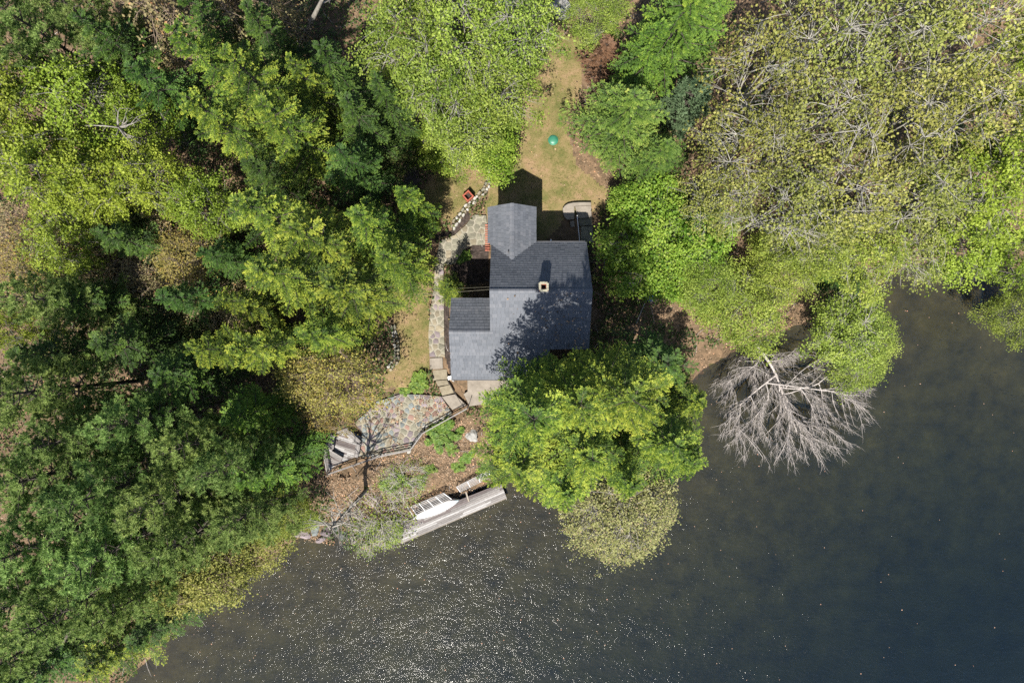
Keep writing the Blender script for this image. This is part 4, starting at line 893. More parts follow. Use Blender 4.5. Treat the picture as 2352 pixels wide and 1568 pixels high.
# stone steps from the walk down to the terrace
st = empty('stone_steps', (0,0,0), 'tan stone steps descending from the flagstone walk to the terrace', 'steps')
for i, (pl, z) in enumerate([([(35,838),(186,832),(192,962),(40,972)],.02), ([(60,980),(238,968),(243,1085),(75,1100)],-.08), ([(105,1105),(238,1092),(262,1148),(132,1170)],-.22), ([(146,1180),(272,1150),(322,1246),(182,1280)],-.38), ([(176,1290),(330,1262),(475,1395),(300,1445)],-.52)]):
    slab('step', [Z2(*p, z)[:2] for p in pl], z, .5, M['concrete'] if i in (0, 4) else M['stone_tan'], .02, st)
tag(slab('concrete_patio', [Z2(*p, -.06)[:2] for p in [(478,1040),(1400,1040),(1440,1180),(1390,1310),(900,1350),(505,1402),(435,1260),(482,1228)]], .02, .9, M['concrete'], .02), kind='structure')
# landing east of the wing
la = empty('concrete_landing', (0,0,0), 'grey concrete landing with a rounded curb beside the north wing', 'landing')
slab('curb', [Z1(*p, .3)[:2] for p in [(1600,255),(1625,222),(1660,200),(1720,187),(1800,182),(1932,182),(1936,216),(1738,226),(1736,382),(1650,387),(1612,345)]], .3, .6, M['concrete'], .02, la)
for i, (pl, z) in enumerate([([(1745,232),(1935,222),(1940,360),(1785,374)],.16), ([(1790,380),(1944,368),(1950,452),(1800,464)],.1), ([(1815,470),(1952,460),(1964,655),(1812,658)],.06)]):
    slab('slab', [Z1(*p, z)[:2] for p in pl], z, .4, M['concrete'] if i == 0 else M['stone_grey'], .015, la)
o = slab('stepping_stone', [Z1(*p, .06)[:2] for p in [(1688,402),(1735,398),(1742,470),(1690,476)]], .06, .2, M['concrete'], .02); tag(o, 'square grey stepping stone beside the concrete landing', 'stone')
ra = empty('pipe_rail', (0,0,0), 'straight pale metal handrail on the concrete landing', 'handrail')
mb = MB(); a, b = Z1(1770,338,.95), Z1(1800,655,.95); mb.tube([a, b], .035, 8); mb.obj('rail', M['metal'], ra)
for t in (.05, .5, .95):
    p = Vector(a)+(Vector(b)-Vector(a))*t; mb = MB(); mb.tube([(p.x, p.y, 0), (p.x, p.y, .95)], .025, 6); mb.obj('post', M['metal'], ra)
# brick stoop at the wing
bs = empty('brick_stoop', (0,0,0), 'narrow red brick stoop against the west wall of the north wing', 'stoop')
me = None
for j in range(12):
    for i in range(2):
        x, y, _ = Z1(700+i*26, 452+j*27, .12); mb = MB(); mb.box((0,0,0), (.2,.095,.1)); 
        if me is None: me = mesh_py('brick', mb.v, mb.f, M['brick'])
        o = bpy.data.objects.new('brick', me); o.location = (x, y, .08+random.uniform(0,.01)); o.rotation_euler[2] = random.uniform(-.03,.03); link(o, bs)
# ------------------------------------------------------------------ terrace railing, deck, benches
rl = empty('terrace_railing', (0,0,0), 'weathered wooden railing along the lake side of the terrace and deck', 'railing')
RP = [Z3(*p, ZT+.95) for p in [(1965,412),(1443,702),(1292,905),(930,978),(320,1190),(268,905)]]
for i in range(len(RP)-1):
    a, b = Vector(RP[i]), Vector(RP[i+1]); L = (b-a).length; n_ = max(1, round(L/1.9))
    for zz, w_ in ((0, .08), (-.36, .05), (-.68, .05)):
        mb = MB(); mb.bar(a+Vector((0,0,zz)), b+Vector((0,0,zz)), w_, .045 if zz == 0 else .07); mb.obj('rail', M['wood_grey'], rl)
    for k in range(n_+(1 if i == len(RP)-2 else 0)):
        p = a+(b-a)*(k/n_); mb = MB(); mb.box((p.x, p.y, ZT+.3), (.09,.09,1.25)); mb.obj('post', M['wood_grey'], rl)
hr = empty('step_railing', (0,0,0), 'dark iron handrail beside the lower stone steps', 'handrail')
HP = [Z2(250,1110,.75), Z2(415,1385,.35), Z2(490,1415,.35), Z2(525,1300,.35)]
for i in range(3):
    mb = MB(); mb.tube([HP[i], HP[i+1]], .025, 6); mb.obj('rail', M['iron'], hr)
    mb = MB(); mb.tube([(HP[i][0], HP[i][1], HP[i][2]-1.0), HP[i]], .022, 6); mb.obj('post', M['iron'], hr)
mb = MB(); mb.tube([(HP[3][0], HP[3][1], -.6), HP[3]], .022, 6); mb.obj('post', M['iron'], hr)
dk = empty('corner_deck', (0,0,0), 'weathered plank deck at the west end of the terrace', 'deck')
def planks(parent, poly, z, ang, w, mats, seed, th=.05, gap=.014, Lmax=3.0):
    R = random.Random(seed); ca, sa = math.cos(ang), math.sin(ang); L = [(p[0]*ca+p[1]*sa, -p[0]*sa+p[1]*ca) for p in poly]
    if area(L) < 0: L = L[::-1]
    y0 = min(b for a, b in L); y1 = max(b for a, b in L); y = y0; row = 0
    while y < y1-.02:
        strip = clip(clip(L, 0, 1, min(y+w, y1)-gap/2), 0, -1, -(y+gap/2))
        if len(strip) >= 3 and abs(area(strip)) > .01:
            xs = [a for a, b in strip]; x = min(xs)-R.uniform(0, Lmax*.6); 
            while x < max(xs):
                l = Lmax*R.uniform(.8, 1.1); pc = clip(clip(strip, 1, 0, x+l-.004), -1, 0, -(x+.004)); x += l
                if len(pc) < 3 or abs(area(pc)) < .006: continue
                gx = sum(a for a, b in pc)/len(pc); gy = sum(b for a, b in pc)/len(pc); m_ = len(pc); dz = R.uniform(-.006,.006)
                V = [(a-gx, b-gy, -th) for a, b in pc]+[(a-gx, b-gy, dz) for a, b in pc]
                o = bpy.data.objects.new('plank', mesh_py('plank', V, [tuple(range(m_, 2*m_)), tuple(range(m_))[::-1]]+[(k, (k+1)%m_, m_+(k+1)%m_, m_+k) for k in range(m_)], M[mats(row, R) if callable(mats) else R.choice(mats)]))
                o.location = (gx*ca-gy*sa, gx*sa+gy*ca, z); o.rotation_euler[2] = ang; link(o, parent)
        y += w; row += 1
planks(dk, DECK, ZT, math.radians(-18), .15, ['wood_grey','wood_pale','wood_brown'], 8)
mb = MB(); mb.prism(DECK, ZT-.9, ZT-.09); mb.obj('deck_base', M['wood_dark'], dk)
for k, (p0, p1, txt) in enumerate((((385,720),(368,885),'grey plank bench on the west side of the corner deck'), ((570,690),(700,815),'grey plank bench on the slanted north-east side of the corner deck'), ((690,818),(655,985),'grey plank bench between the corner deck and the flagstones'), ((365,935),(490,1010),'short grey plank bench at the lake corner of the deck'))):
    a, b = Vector(Z3(*p0, ZT+.45)), Vector(Z3(*p1, ZT+.45)); d = (b-a).normalized(); nn = Vector((-d.y, d.x, 0)); be = empty('plank_bench', (0,0,0), txt, 'bench', 'benches round the corner deck')
    for s_ in (-1, 0, 1): mb = MB(); mb.bar(a+nn*s_*.135, b+nn*s_*.135, .125, .05); mb.obj('seat_board', M['wood_grey'], be)
    for t in (.08, .92):
        p = a+(b-a)*t; mb = MB(); mb.box((p.x, p.y, ZT+.21), (.12,.34,.42), math.atan2(d.y, d.x)); mb.obj('leg', M['wood_dark'], be)
# ------------------------------------------------------------------ dock, canoe, frames
ZD = -3.45
A_, B_, C_, E_ = [Vector(S(*p, ZD)) for p in [(1202,1629),(1520,1493),(1503,1449),(1203,1569)]]
do = empty('dock', (0,0,0), 'weathered plank dock along the shore with a white canoe on it', 'dock')
ang = math.atan2(B_.y-A_.y, B_.x-A_.x)
planks(do, [p[:2] for p in (A_, B_, C_, E_)], ZD, ang, .17, lambda r, R: R.choice(['wood_pale','wood_grey','wood_grey'] if r < 4 else ['wood_grey','wood_brown'] if r < 7 else ['wood_brown','wood_brown','wood_grey']), 9, Lmax=2.6)
dv = (B_-A_).normalized(); nv = Vector((-dv.y, dv.x, 0))
mb = MB(); mb.bar(A_-nv*.03+Vector((0,0,-.1)), B_-nv*.03+Vector((0,0,-.1)), .05, .2); mb.obj('fascia_board', M['wood_tan'], do)
for t in (.03, .5, .97):
    mb = MB(); p = A_+(B_-A_)*t; mb.bar(p+Vector((0,0,-.12)), p+nv*1.5+Vector((0,0,-.12)), .12, .12); mb.obj('joist', M['wood_dark'], do)
    for q_ in (.15, 1.3):
        mb = MB(); c = p+nv*q_; mb.tube([(c.x, c.y, ZW-1.2), (c.x, c.y, ZD-.06)], .08, 8); mb.obj('pile', M['wood_dark'], do)
def cleat(t, q_):
    c = A_+(B_-A_)*t+nv*q_; mb = MB(); mb.bar(c+Vector((-.12,.05,.06)), c+Vector((.12,.1,.06)), .05, .05); mb.bar(c+Vector((-.05,.05,0)), c+Vector((-.05,.05,.06)), .05, .05); mb.bar(c+Vector((.05,.08,0)), c+Vector((.05,.08,.06)), .05, .05)
    mb.obj('cleat', M['iron'], do)
cleat(.025, .35)
# canoe, keel up
ca_, cb_ = Vector(Z4(548,802,ZD+.2)), Vector(Z4(1085,580,ZD+.2)); cl = (cb_-ca_).length; cd = (cb_-ca_).normalized()
co = empty('canoe', tuple((ca_+cb_)/2-Vector((0,0,.19))), 'white canoe lying keel up on the plank dock', 'canoe'); co.rotation_euler[2] = math.atan2(cd.y, cd.x)
def hull(x0, x1, nm, mat, lift=0):
    V = []; nsec, nr = 22, 9
    for i in range(nsec):
        x = x0+(x1-x0)*i/(nsec-1); s = abs(x)/(cl/2); w = .43*(1-s**2.3)**.75+.012; hh = .36+.10*s**3
        for j in range(nr):
            a = math.pi*j/(nr-1); V.append((x, -math.cos(a)*w*(1+lift), .02+hh*(math.sin(a)**.55)*(1+lift)+.0))
    Fc = [(i*nr+j, (i+1)*nr+j, (i+1)*nr+j+1, i*nr+j+1) for i in range(nsec-1) for j in range(nr-1)]
    Fc += [tuple(range(nr)), tuple(range((nsec-1)*nr, nsec*nr))[::-1]]
    me = mesh_py(nm, V, Fc, mat, True); o = bpy.data.objects.new(nm, me); link(o, co); return o
hull(-cl/2, cl/2*.86, 'hull', M['canoe']); hull(cl/2*.86, cl/2, 'painted_tip', M['canoe_tip'], .015)
for s_ in (-1, 1):
    pts = [(x, s_*(.43*(1-(abs(x)/(cl/2))**2.3)**.75+.02), .03) for x in np.linspace(-cl/2, cl/2, 15)]; mb = MB(); mb.tube(pts, .018, 5); mb.obj('gunwale', M['metal'], co)
mb = MB(); mb.tube([(x, 0, .39+.10*(abs(x)/(cl/2))**3) for x in np.linspace(-cl/2*.9, cl/2*.9, 9)], .012, 4); mb.obj('keel', M['canoe'], co)
# pale frames lying between dock and bank
def frame(nm, corners, rails, bars, z0, z1, label):
    c = [Vector(Z4(*p, z)) for p, z in zip(corners, (z1, z1, z0, z0))]; fr = empty(nm, (0,0,0), label, 'frame', 'ramp frames at the dock')
    for i in range(rails):
        t = i/(rails-1); mb = MB(); mb.bar(c[0]+(c[3]-c[0])*t, c[1]+(c[2]-c[1])*t, .075 if i < 3 else .05, .05); mb.obj('rail', M['wood_pale'], fr)
    for i in range(bars):
        t = i/(bars-1); mb = MB(); mb.bar(c[0]+(c[1]-c[0])*t+Vector((0,0,.052)), c[3]+(c[2]-c[3])*t+Vector((0,0,.052)), .05, .05); mb.obj('crossbar', M['metal'], fr)
    for k_ in (0, 1, 2, 3):
        mb = MB(); mb.box((c[k_].x, c[k_].y, (c[k_].z-4)/2-.05), (.06,.06,c[k_].z+3.9)); mb.obj('leg', M['wood_grey'], fr)
frame('ramp_frame', [(522,662),(905,503),(998,572),(588,758)], 7, 5, -3.0, -2.75, 'pale slatted frame standing right beside the white canoe')
frame('ramp_frame', [(1058,430),(1440,238),(1450,318),(1102,488)], 6, 4, -3.0, -2.8, 'pale slatted frame at the hemlock end of the dock, away from the canoe')
mb = MB(); mb.bar(Z4(1165,485,ZD+.05), Z4(1202,602,ZD+.05), .13, .05); tag(mb.obj('loose_board', M['wood_tan'], bevel=.005), 'short tan board lying across the dock planks beyond the canoe', 'board')
mb = MB(); mb.bar(Z4(470,650,-3.0), Z4(560,790,-3.3), .1, .06); mb.bar(Z4(490,800,-3.35), Z4(420,850,-3.35), .12, .06); tag(mb.obj('fallen_rail', M['wood_pale']), 'broken pale rail at the west corner of the dock', 'rail')
# ------------------------------------------------------------------ small things
def lathe(nm, prof, mat, loc, n=20, label=None, cat=None, parent=None):
    V = []; k = len(prof)
    for r_, z in prof:
        for j in range(n): a = TAU*j/n; V.append((math.cos(a)*r_, math.sin(a)*r_, z))
    Fc = [(i*n+j, i*n+(j+1)%n, (i+1)*n+(j+1)%n, (i+1)*n+j) for i in range(k-1) for j in range(n)]+[tuple(range((k-1)*n, k*n))]
    o = bpy.data.objects.new(nm, mesh_py(nm, V, Fc, mat, True)); o.location = loc; link(o, parent); return tag(o, label, cat)
x, y, _ = S(1660,418,.15); gl_ = empty('septic_lid', (x, y, gz(x,y)), 'green domed plastic lid set in the north lawn', 'lid')
lathe('dome', [(.40,-.1),(.40,.05),(.38,.09),(.32,.13),(.22,.17),(.1,.19),(.01,.195)], M['green_lid'], (0,0,0), 28, parent=gl_)
lathe('rim', [(.44,-.1),(.44,.045),(.401,.05)], M['green_lid'], (0,0,0), 28, parent=gl_)
x, y, _ = S(1404,587,.7); z = gz(x, y); rp = empty('red_planter', (x, y, z), 'small open red wooden planter standing beside the curved stone wall', 'planter'); rp.rotation_euler[2] = math.radians(42)
for s_ in (-1, 1):
    mb = MB(); mb.box((s_*.3, 0, .4), (.1,.72,.8)); mb.obj('side_panel', M['red_wood'], rp); mb = MB(); mb.box((0, s_*.3, .38), (.499,.1,.8)); mb.obj('side_panel', M['red_wood'], rp)
mb = MB(); mb.box((0,0,.3), (.49,.49,.1)); mb.obj('soil', M['mulch'], rp)
mb = MB(); mb.bar((.34,-.34,0), (.62,-.62,.1), .1, .1); mb.obj('handle', M['red_wood'], rp)
x, y, _ = Z2(265,1075,.6); ub = empty('utility_box', (x, y, gz(x,y)), 'small pale utility box at the south-west corner of the house', 'box')
mb = MB(); mb.box((0,0,.3), (.42,.34,.6), .2); mb.obj('cabinet', M['trim'], ub, bevel=.02); mb = MB(); mb.tube([(.1,-.1,.6),(.18,-.22,.75),(.3,-.3,.5),(.33,-.32,0)], .04, 8); mb.obj('pipe', M['metal'], ub)
def rock(nm, x, y, rx, ry, rz, mat, seed, label=None, cat='rock', group=None, sink=.3, z=None):
    R = np.random.default_rng(seed); V = []; nu, nv_ = 14, 8
    for i in range(nv_+1):
        th = math.pi*i/nv_
        for j in range(nu):
            a = TAU*j/nu; p = np.array([math.sin(th)*math.cos(a), math.sin(th)*math.sin(a), math.cos(th)]); k = 1+.22*math.sin(3*p[0]+seed)+.16*math.sin(5*p[1]+2*seed)+.12*math.sin(6*p[2]+p[0]*4+seed)+(R.normal(0,.04) if 0 < i < nv_ else 0)
            V.append((p[0]*rx*k, p[1]*ry*k, p[2]*rz*k))
    Fc = [(i*nu+j, (i+1)*nu+j, (i+1)*nu+(j+1)%nu, i*nu+(j+1)%nu) for i in range(nv_) for j in range(nu)]
    o = bpy.data.objects.new(nm, mesh_py(nm, V, Fc, mat)); o.location = (x, y, (gz(x,y) if z is None else z)+rz*(1-2*sink)); o.rotation_euler[2] = seed*1.7; link(o); return tag(o, label, cat, group)
x, y, _ = D(1086,1000,-1.4); rock('boulder', x, y, .62, .5, .3, M['rock_white'], 3, 'pale angular boulder on the bank between terrace railing and hemlock', 'boulder')
x, y, _ = D(1292,16,.5); rock('boulder', x, y, .85, .95, .7, M['rock_white'], 5, 'white boulder at the top edge above the grass clearing', 'boulder')
x, y, _ = D(1163,8,.5); rock('boulder', x, y, 1.3, .7, .4, M['stone_pale'], 6, 'grey flat boulder at the top edge under the pale-limbed tree', 'boulder')
SR = [(690,1228,.7,.4,'westernmost grey shore rock below the feathery bush'),(722,1216,.55,.4,'second grey shore rock from the west, beside the feathery bush'),(752,1222,.7,.45,'largest pale shore rock on the litter slope'),(785,1230,.5,.35,'grey shore rock in the middle of the row'),(812,1240,.45,.3,'small grey shore rock just west of the bare shrub'),(770,1205,.45,.3,'grey rock a step up the slope from the shore row'),(735,1240,.4,.28,'small dark rock at the waterline below the others')]
for i, (u, v, a, b, t) in enumerate(SR): x, y, _ = D(u, v, -3.6); rock('shore_rock', x, y, a, b, .28, M['stone_blue' if i % 2 else 'stone_purple'], 11+i, t, 'rock', 'rocks on the shore')
# slabs under the trees, upper left of the house
o = slab('stone_slab', [D(*p, .3)[:2] for p in [(888,296),(960,286),(972,318),(918,334),(892,322)]], .45, .6, M['wood_dark'], .02); tag(o, 'brown weathered platform under the trees, the upper of two', 'platform', 'platforms under the trees')
o = slab('stone_slab', [D(*p, .3)[:2] for p in [(930,350),(948,352),(968,425),(925,440),(928,400)]], .45, .6, M['wood_dark'], .02); tag(o, 'wedge-shaped brown platform under the trees near the small lawn', 'platform', 'platforms under the trees')
# east side: walkway with handrail, tarp, tub
wk = empty('wooden_walkway', (0,0,0), 'dark narrow wooden walkway with a pale handrail under the shrubs', 'walkway')
a, b = Vector(D(1497,682,.1)), Vector(D(1470,748,-.6)); d = (b-a).normalized(); nn = Vector((-d.y, d.x, 0)).normalized(); L = (b-a).length
for k in range(int(L/.2)):
    p = a+d*(k+.5)*.2; mb = MB(); mb.box((p.x, p.y, p.z), (.18, 1.0, .05), math.atan2(d.y, d.x)); mb.obj('plank', M['wood_dark'], wk)
for s_ in (-.5, .5):
    mb = MB(); mb.bar(a+nn*s_-d*.1-Vector((0,0,.08)), b+nn*s_+d*.1-Vector((0,0,.08)), .08, .1); mb.obj('stringer', M['wood_dark'], wk)
mb = MB(); mb.bar(a+nn*-.5+Vector((0,0,.9))+d*.4, b+nn*-.5+Vector((0,0,.9)), .06, .05); mb.obj('handrail', M['wood_pale'], wk)
for t in (.2, .6, .98): p = a+(b-a)*t-nn*.5; mb = MB(); mb.box((p.x, p.y, p.z+.42), (.06,.06,.9)); mb.obj('post', M['wood_dark'], wk)
x, y, _ = S(1940,880,.4); z = gz(x, y); gx_, gy_ = np.meshgrid(np.linspace(-.75,.75,14), np.linspace(-.5,.5,10)); zz = .28+.22*np.sin(gx_*4.2+gy_*2)+.12*np.sin(gy_*9+gx_*3)+.06*rng.normal(0,1,gx_.shape)
V = np.stack([gx_*(1+.2*np.sin(gy_*5)), gy_*(1+.25*np.sin(gx_*4)), zz], -1).reshape(-1,3); id_ = np.arange(140).reshape(10,14); q = np.stack([id_[:-1,:-1],id_[:-1,1:],id_[1:,1:],id_[1:,:-1]],-1).reshape(-1,4)
o = bpy.data.objects.new('tarp', mesh_np('tarp', V, q, M['blue'])); o.location = (x, y, z); o.rotation_euler[2] = -.2; link(o); tag(o, 'crumpled blue and white tarp at the head of the wooden walkway', 'tarp'); md = o.modifiers.new('thickness', 'SOLIDIFY'); md.thickness = .03
x, y, _ = S(1893,868,.3); lathe('round_tub', [(.5,0),(.56,.5),(.6,.52),(.6,.56),(.54,.56),(.5,.3),(.01,.3)], M['tub'], (x, y, gz(x,y)), 20, 'dark round tub beside the blue tarp under the shrubs', 'tub')
# fallen pale log, dead snag, leaning dark trunk
def log(nm, pts, rad, mat, label, twigs=0, seed=0, cat='log', tl=1.2):
    R = np.random.default_rng(seed); B = Bark(); B.add(pts, list(np.linspace(rad, rad*.4, len(pts))), 7); P = np.array(pts)
    for i in range(twigs):
        t = R.uniform(.1, 1)*(len(P)-1); k = min(int(t), len(P)-2); p = P[k]+(P[k+1]-P[k])*(t-k); d = unit(P[k+1]-P[k]+R.normal(0, .9, 3)*np.linalg.norm(P[k+1]-P[k])); e = p+d*tl*R.uniform(.5, 1.3)
        pp = bez(p, e, R.normal(0,.15,3)*tl, 4); B.add(pp, [rad*.32, rad*.24, rad*.16, rad*.07], 4)
        for _ in range(3):
            s2 = np.array(pp[R.integers(1,4)]); B.add([tuple(s2), tuple(s2+unit(d+R.normal(0,.8,3))*tl*.5*R.uniform(.4,1))], [rad*.12, rad*.05], 3)
    o = bpy.data.objects.new(nm, B.mesh(nm, M[mat])); link(o); return tag(o, label, cat)
log('fallen_log', [D(1805,592,2.5), D(1832,615,2.6), D(1858,642,1.5), D(1880,672,-1.0)], .2, 'bark_grey', 'pale leaning log above the shore left of the cove', 3, 1)
log('dead_snag', [D(300,330,3), D(296,322,7), D(285,305,11), D(270,290,13)], .2, 'bark_grey', 'dead grey snag with bare limbs among the yellow-green trees', 24, 2, 'tree', 1.7)
log('leaning_trunk', [D(690,110,2), D(705,80,5), D(720,40,8), D(745,-10,11)], .3, 'bark_grey', 'shaded grey leaning trunk at the top edge beside the dark gap', 4, 3, 'trunk')
for k, (pts, t) in enumerate((([(170,1045,8),(140,1020,10),(105,1000,12),(65,970,13)],'upper dark bent pine limb near the left edge'), ([(210,1030,8),(190,1010,10),(175,985,11),(165,950,12)],'lower dark bent pine limb, the one farther from the left edge'), ([(130,1490,8),(170,1440,9),(205,1400,10)],'dark bare limb in the lower-left pines'), ([(0,1330,11),(40,1370,10),(85,1400,9)],'dark bare limb at the left edge low down'))):
    log('pine_limb', [D(*p) for p in pts], .14, 'bark_dark', t, 5, 20+k, 'limb', .9)
WL = [((2260,330,12),(2290,285,12.5),(2300,240,12.5)), ]
# bare tree fallen over the water
R = np.random.default_rng(77); B = Bark(); base = np.array(D(1735,790,-2.6)); nodes = [(base, .2)]
def ftip(rm):
    while True:
        u, v = R.uniform(1640, 2010), R.uniform(800, 1075)
        if ((u-1822)/190)**2+((v-925)/150)**2 < rm and (u-1735)*.35+(v-790) > 10: return np.array(D(u, v, R.uniform(-3.7, -1.0)))
def grow(e, r0, r1, k=7, bend=.12, n=5):
    L = np.linalg.norm(e-base); best, bp_ = 1e9, nodes[0]
    for p, r_ in nodes:
        if r_ < r1*1.1 or np.linalg.norm(p-base) > L*.8: continue
        c = np.linalg.norm(e-p)+.35*np.linalg.norm(p-base)*(-1 if R.random() < .3 else .2)+R.uniform(0, 1.0)
        if c < best: best, bp_ = c, (p, r_)
    s0 = bp_[0]; rr = min(r0, bp_[1]*.8); d = np.linalg.norm(e-s0); q_ = bez(s0, e, R.normal(0, bend, 3)*d+np.array([0,0,.12*d]), k)
    q_ = [(a_, b_, max(c_, ZW-.05)) for a_, b_, c_ in q_]; rad = np.linspace(rr, r1, k); B.add(q_, list(rad), n)
    for i in range(1, k): nodes.append((np.array(q_[i]), rad[i]))
for u, v, z in ((1790,900,-2.0),(1880,880,-1.6),(1700,930,-2.6),(1930,900,-2.4),(1830,990,-2.8)): grow(np.array(D(u, v, z)), .17, .06, 8, .08, 6)
for i in range(34): grow(ftip(1.0), .06, .02, 7, .12, 5)
for i in range(230): grow(ftip(1.05), .028, .011, 5, .1, 4)
fine = [p for p, r_ in nodes if r_ < .05 and np.linalg.norm(p-base) > 1.5]
for i in range(5200):
    p = fine[R.integers(0, len(fine))]; d = unit(unit(p-base)*1.0+R.normal(0,.45,3)+np.array([0,-.25,-.05])); e2 = p+d*R.uniform(.25,1.0); e2[2] = max(e2[2], ZW+.02); B.add([tuple(p), tuple((p+e2)/2+R.normal(0,.04,3)), tuple(e2)], [.011,.009,.005], 3)
o = bpy.data.objects.new('fallen_tree', B.mesh('fallen_tree', M['bark_dead'])); link(o); tag(o, 'bare grey tree fallen over the water with a spray of twigs', 'tree')
# leaning bare tree that shades the terrace
def bare_tree(base, top, label, seed, tr=.14, n=16):
    R = np.random.default_rng(seed); B = Bark(); a, b = np.array(base), np.array(top); tp = bez(a, b, R.normal(0,.2,3), 8); B.add(tp, list(np.linspace(tr, tr*.3, 8)), 7); tp = np.array(tp); h = np.linalg.norm(b-a)
    for i in range(n):
        t = R.uniform(.45,1)*7; k = min(int(t),6); p = tp[k]+(tp[k+1]-tp[k])*(t-k); az = R.uniform(0,TAU); L = h*R.uniform(.12,.3); e = p+np.array([math.cos(az)*L*.8, math.sin(az)*L*.8, L*.6]); pp = bez(p, e, R.normal(0,.1,3)*L, 5); B.add(pp, list(np.linspace(tr*.38,tr*.08,5)), 5)
        for _ in range(7):
            s2 = np.array(pp[R.integers(1,5)]); e2 = s2+unit(e-p+R.normal(0,.7,3)*L)*L*R.uniform(.2,.5); B.add([tuple(s2), tuple(e2)], [tr*.12, tr*.05], 3)
    o = bpy.data.objects.new('bare_tree', B.mesh('bare_tree', M['bark_grey'])); link(o); return tag(o, label, 'tree')
x, y, _ = D(845,1120,-2.2); bare_tree((x,y,gz(x,y)-.2), (x-.6,y-.8,8.5), 'slender bare tree on the bank whose shadow crosses the terrace', 5, .19, 24)
x, y, _ = D(1010,800,0)
# shrubs and ferns on the bank
BANK = [('bare',875,1180,85,2.6,'bare twiggy shrub on the bank between the litter slope and the dock'),('bare',850,1230,55,1.8,'bare twigs hanging over the water west of the dock'),('bare',930,1090,60,1.6,'bare shrub below the terrace railing')]
TW = [(3, 2.6)+gen_twiggy(201+i, 3, 2.6, stems=9, tips=230, bark='bark_dead', lf='lf_birch', per=2, leaf=.12, tr=.035) for i in range(2)]
for i, (_, u, v, rp, h, t) in enumerate(BANK):
    x, y, _z = D(u, v, -2.5); z = gz(x, y); h0, r0, bm_, cm = TW[i % 2]; r = rp*62.5/F; o = empty('bare_shrub', (x, y, max(z, ZW)), t, 'shrub', 'bare shrubs on the bank'); o.scale = (r/r0, r/r0, h/h0); o.rotation_euler[2] = i*2.0
    link(bpy.data.objects.new('branches', bm_), o); link(bpy.data.objects.new('leaves', cm), o)
FE = [gen_fern(211+i, 1.0) for i in range(3)]
FERNS = [(1020,995,52,'bright fern clump against the terrace railing below the steps'),(1005,1000,35,'smaller fern clump just west of the railing ferns'),(985,1075,26,'fern clump in the middle of the litter bank'),(960,1105,32,'fern clump closest to the canoe'),(1050,1070,24,'fern clump on the bank above the slatted frame'),(1072,1050,26,'fern clump near the pale boulder'),(1035,1030,22,'small fern between boulder and railing ferns'),(905,1105,42,'green clump below the terrace deck'),(900,1215,50,'green clump overhanging the water by the dock'),(855,1215,42,'green clump overhanging the water farther from the dock'),(960,880,38,'bright fern clump at the terrace head by the steps'),(930,895,26,'small fern clump above the terrace'),(1060,592,22,'leafy green plant in the mulch bed by the wing'),(1075,585,14,'small green plant in the mulch bed'),(700,1190,50,'feathery clump at the top of the shore rocks'),(1120,1075,30,'fern clump under the hemlock over the dock')]
for i, (u, v, rp, t) in enumerate(FERNS):
    x, y, _z = D(u, v, -1.0); z = gz(x, y); x, y, _z = D(u, v, z+.3); z = max(gz(x, y), ZW); r = rp*(H-z)/F*.62
    o = empty('fern', (x, y, z), t, 'fern', 'ferns and low clumps'); o.scale = (r, r, r*.8); o.rotation_euler[2] = i*1.3; link(bpy.data.objects.new('fronds', FE[i % 3]), o)

# ------------------------------------------------------------------ ground cover nobody could count
HOUSEPOLY = [(-5.2,-3.4),(3.2,-3.4),(3.2,-1),(6.2,-1),(6.2,8),(2.2,8),(2.2,10.9),(-2.2,10.9),(-2.2,8),(-2.2,3.6),(-5.2,3.6)]
LANDING = [Z1(*p)[:2] for p in [(1560,160),(2000,160),(2020,680),(1290,680),(1290,260),(1500,260)]]
STEPS = [Z2(*p)[:2] for p in [(20,820),(280,820),(480,1100),(1420,1060),(1400,1320),(500,1420),(300,1460),(140,1250)]]
DOCKP = [p[:2] for p in (A_-nv*.2, B_-nv*.2, C_+nv*.2, E_+nv*.2)]
SOLID = [HOUSEPOLY, PATIO, WALK, TERR, DECK, LANDING, STEPS, DOCKP]
def scatter(n, seed, x0=-50, x1=50, y0=-34, y1=34):
    R = np.random.default_rng(seed); X = R.uniform(x0, x1, n); Y = R.uniform(y0, y1, n)
    ok = inside(LAND, X, Y) & (dist_line(SHORE, X, Y) > .15)
    for p in SOLID: ok &= ~inside(p, X, Y)
    return R, X[ok], Y[ok]
def on(polys, X, Y):
    r = np.zeros(X.shape, bool)
    for p in polys: r |= inside(p, X, Y)
    return r
LAWNS = [LAWN_N, LAWN_W, LAWN_S]
R, X, Y = scatter(170000, 301); keep = ~on(LAWNS+[MULCH1, MULCH2, MULCH3], X, Y) | (R.random(len(X)) < .5*(vnoise(X*.6, Y*.6, 13)-.35)); keep &= R.random(len(X)) < .25+1.2*vnoise(X*.5, Y*.5, 9)
X, Y = X[keep], Y[keep]; bx = R.uniform(-19, 2, 26000); by = R.uniform(-19, -7, 26000); bk = inside(LAND, bx, by) & (vnoise(bx*.7, by*.7, 51) > .3)
for p in SOLID: bk &= ~inside(p, bx, by)
X = np.concatenate([X, bx[bk]]); Y = np.concatenate([Y, by[bk]]); c = np.stack([X, Y, ground(X, Y)+R.uniform(.02,.07,len(X))], -1)
tx = R.uniform(-18, 2, 5000); ty = R.uniform(-13, -3, 5000); tk = inside(TERR, tx, ty) & (vnoise(tx*.9, ty*.9, 61) > .45); c = np.concatenate([c, np.stack([tx[tk], ty[tk], np.full(tk.sum(), ZT+.07)], -1)])
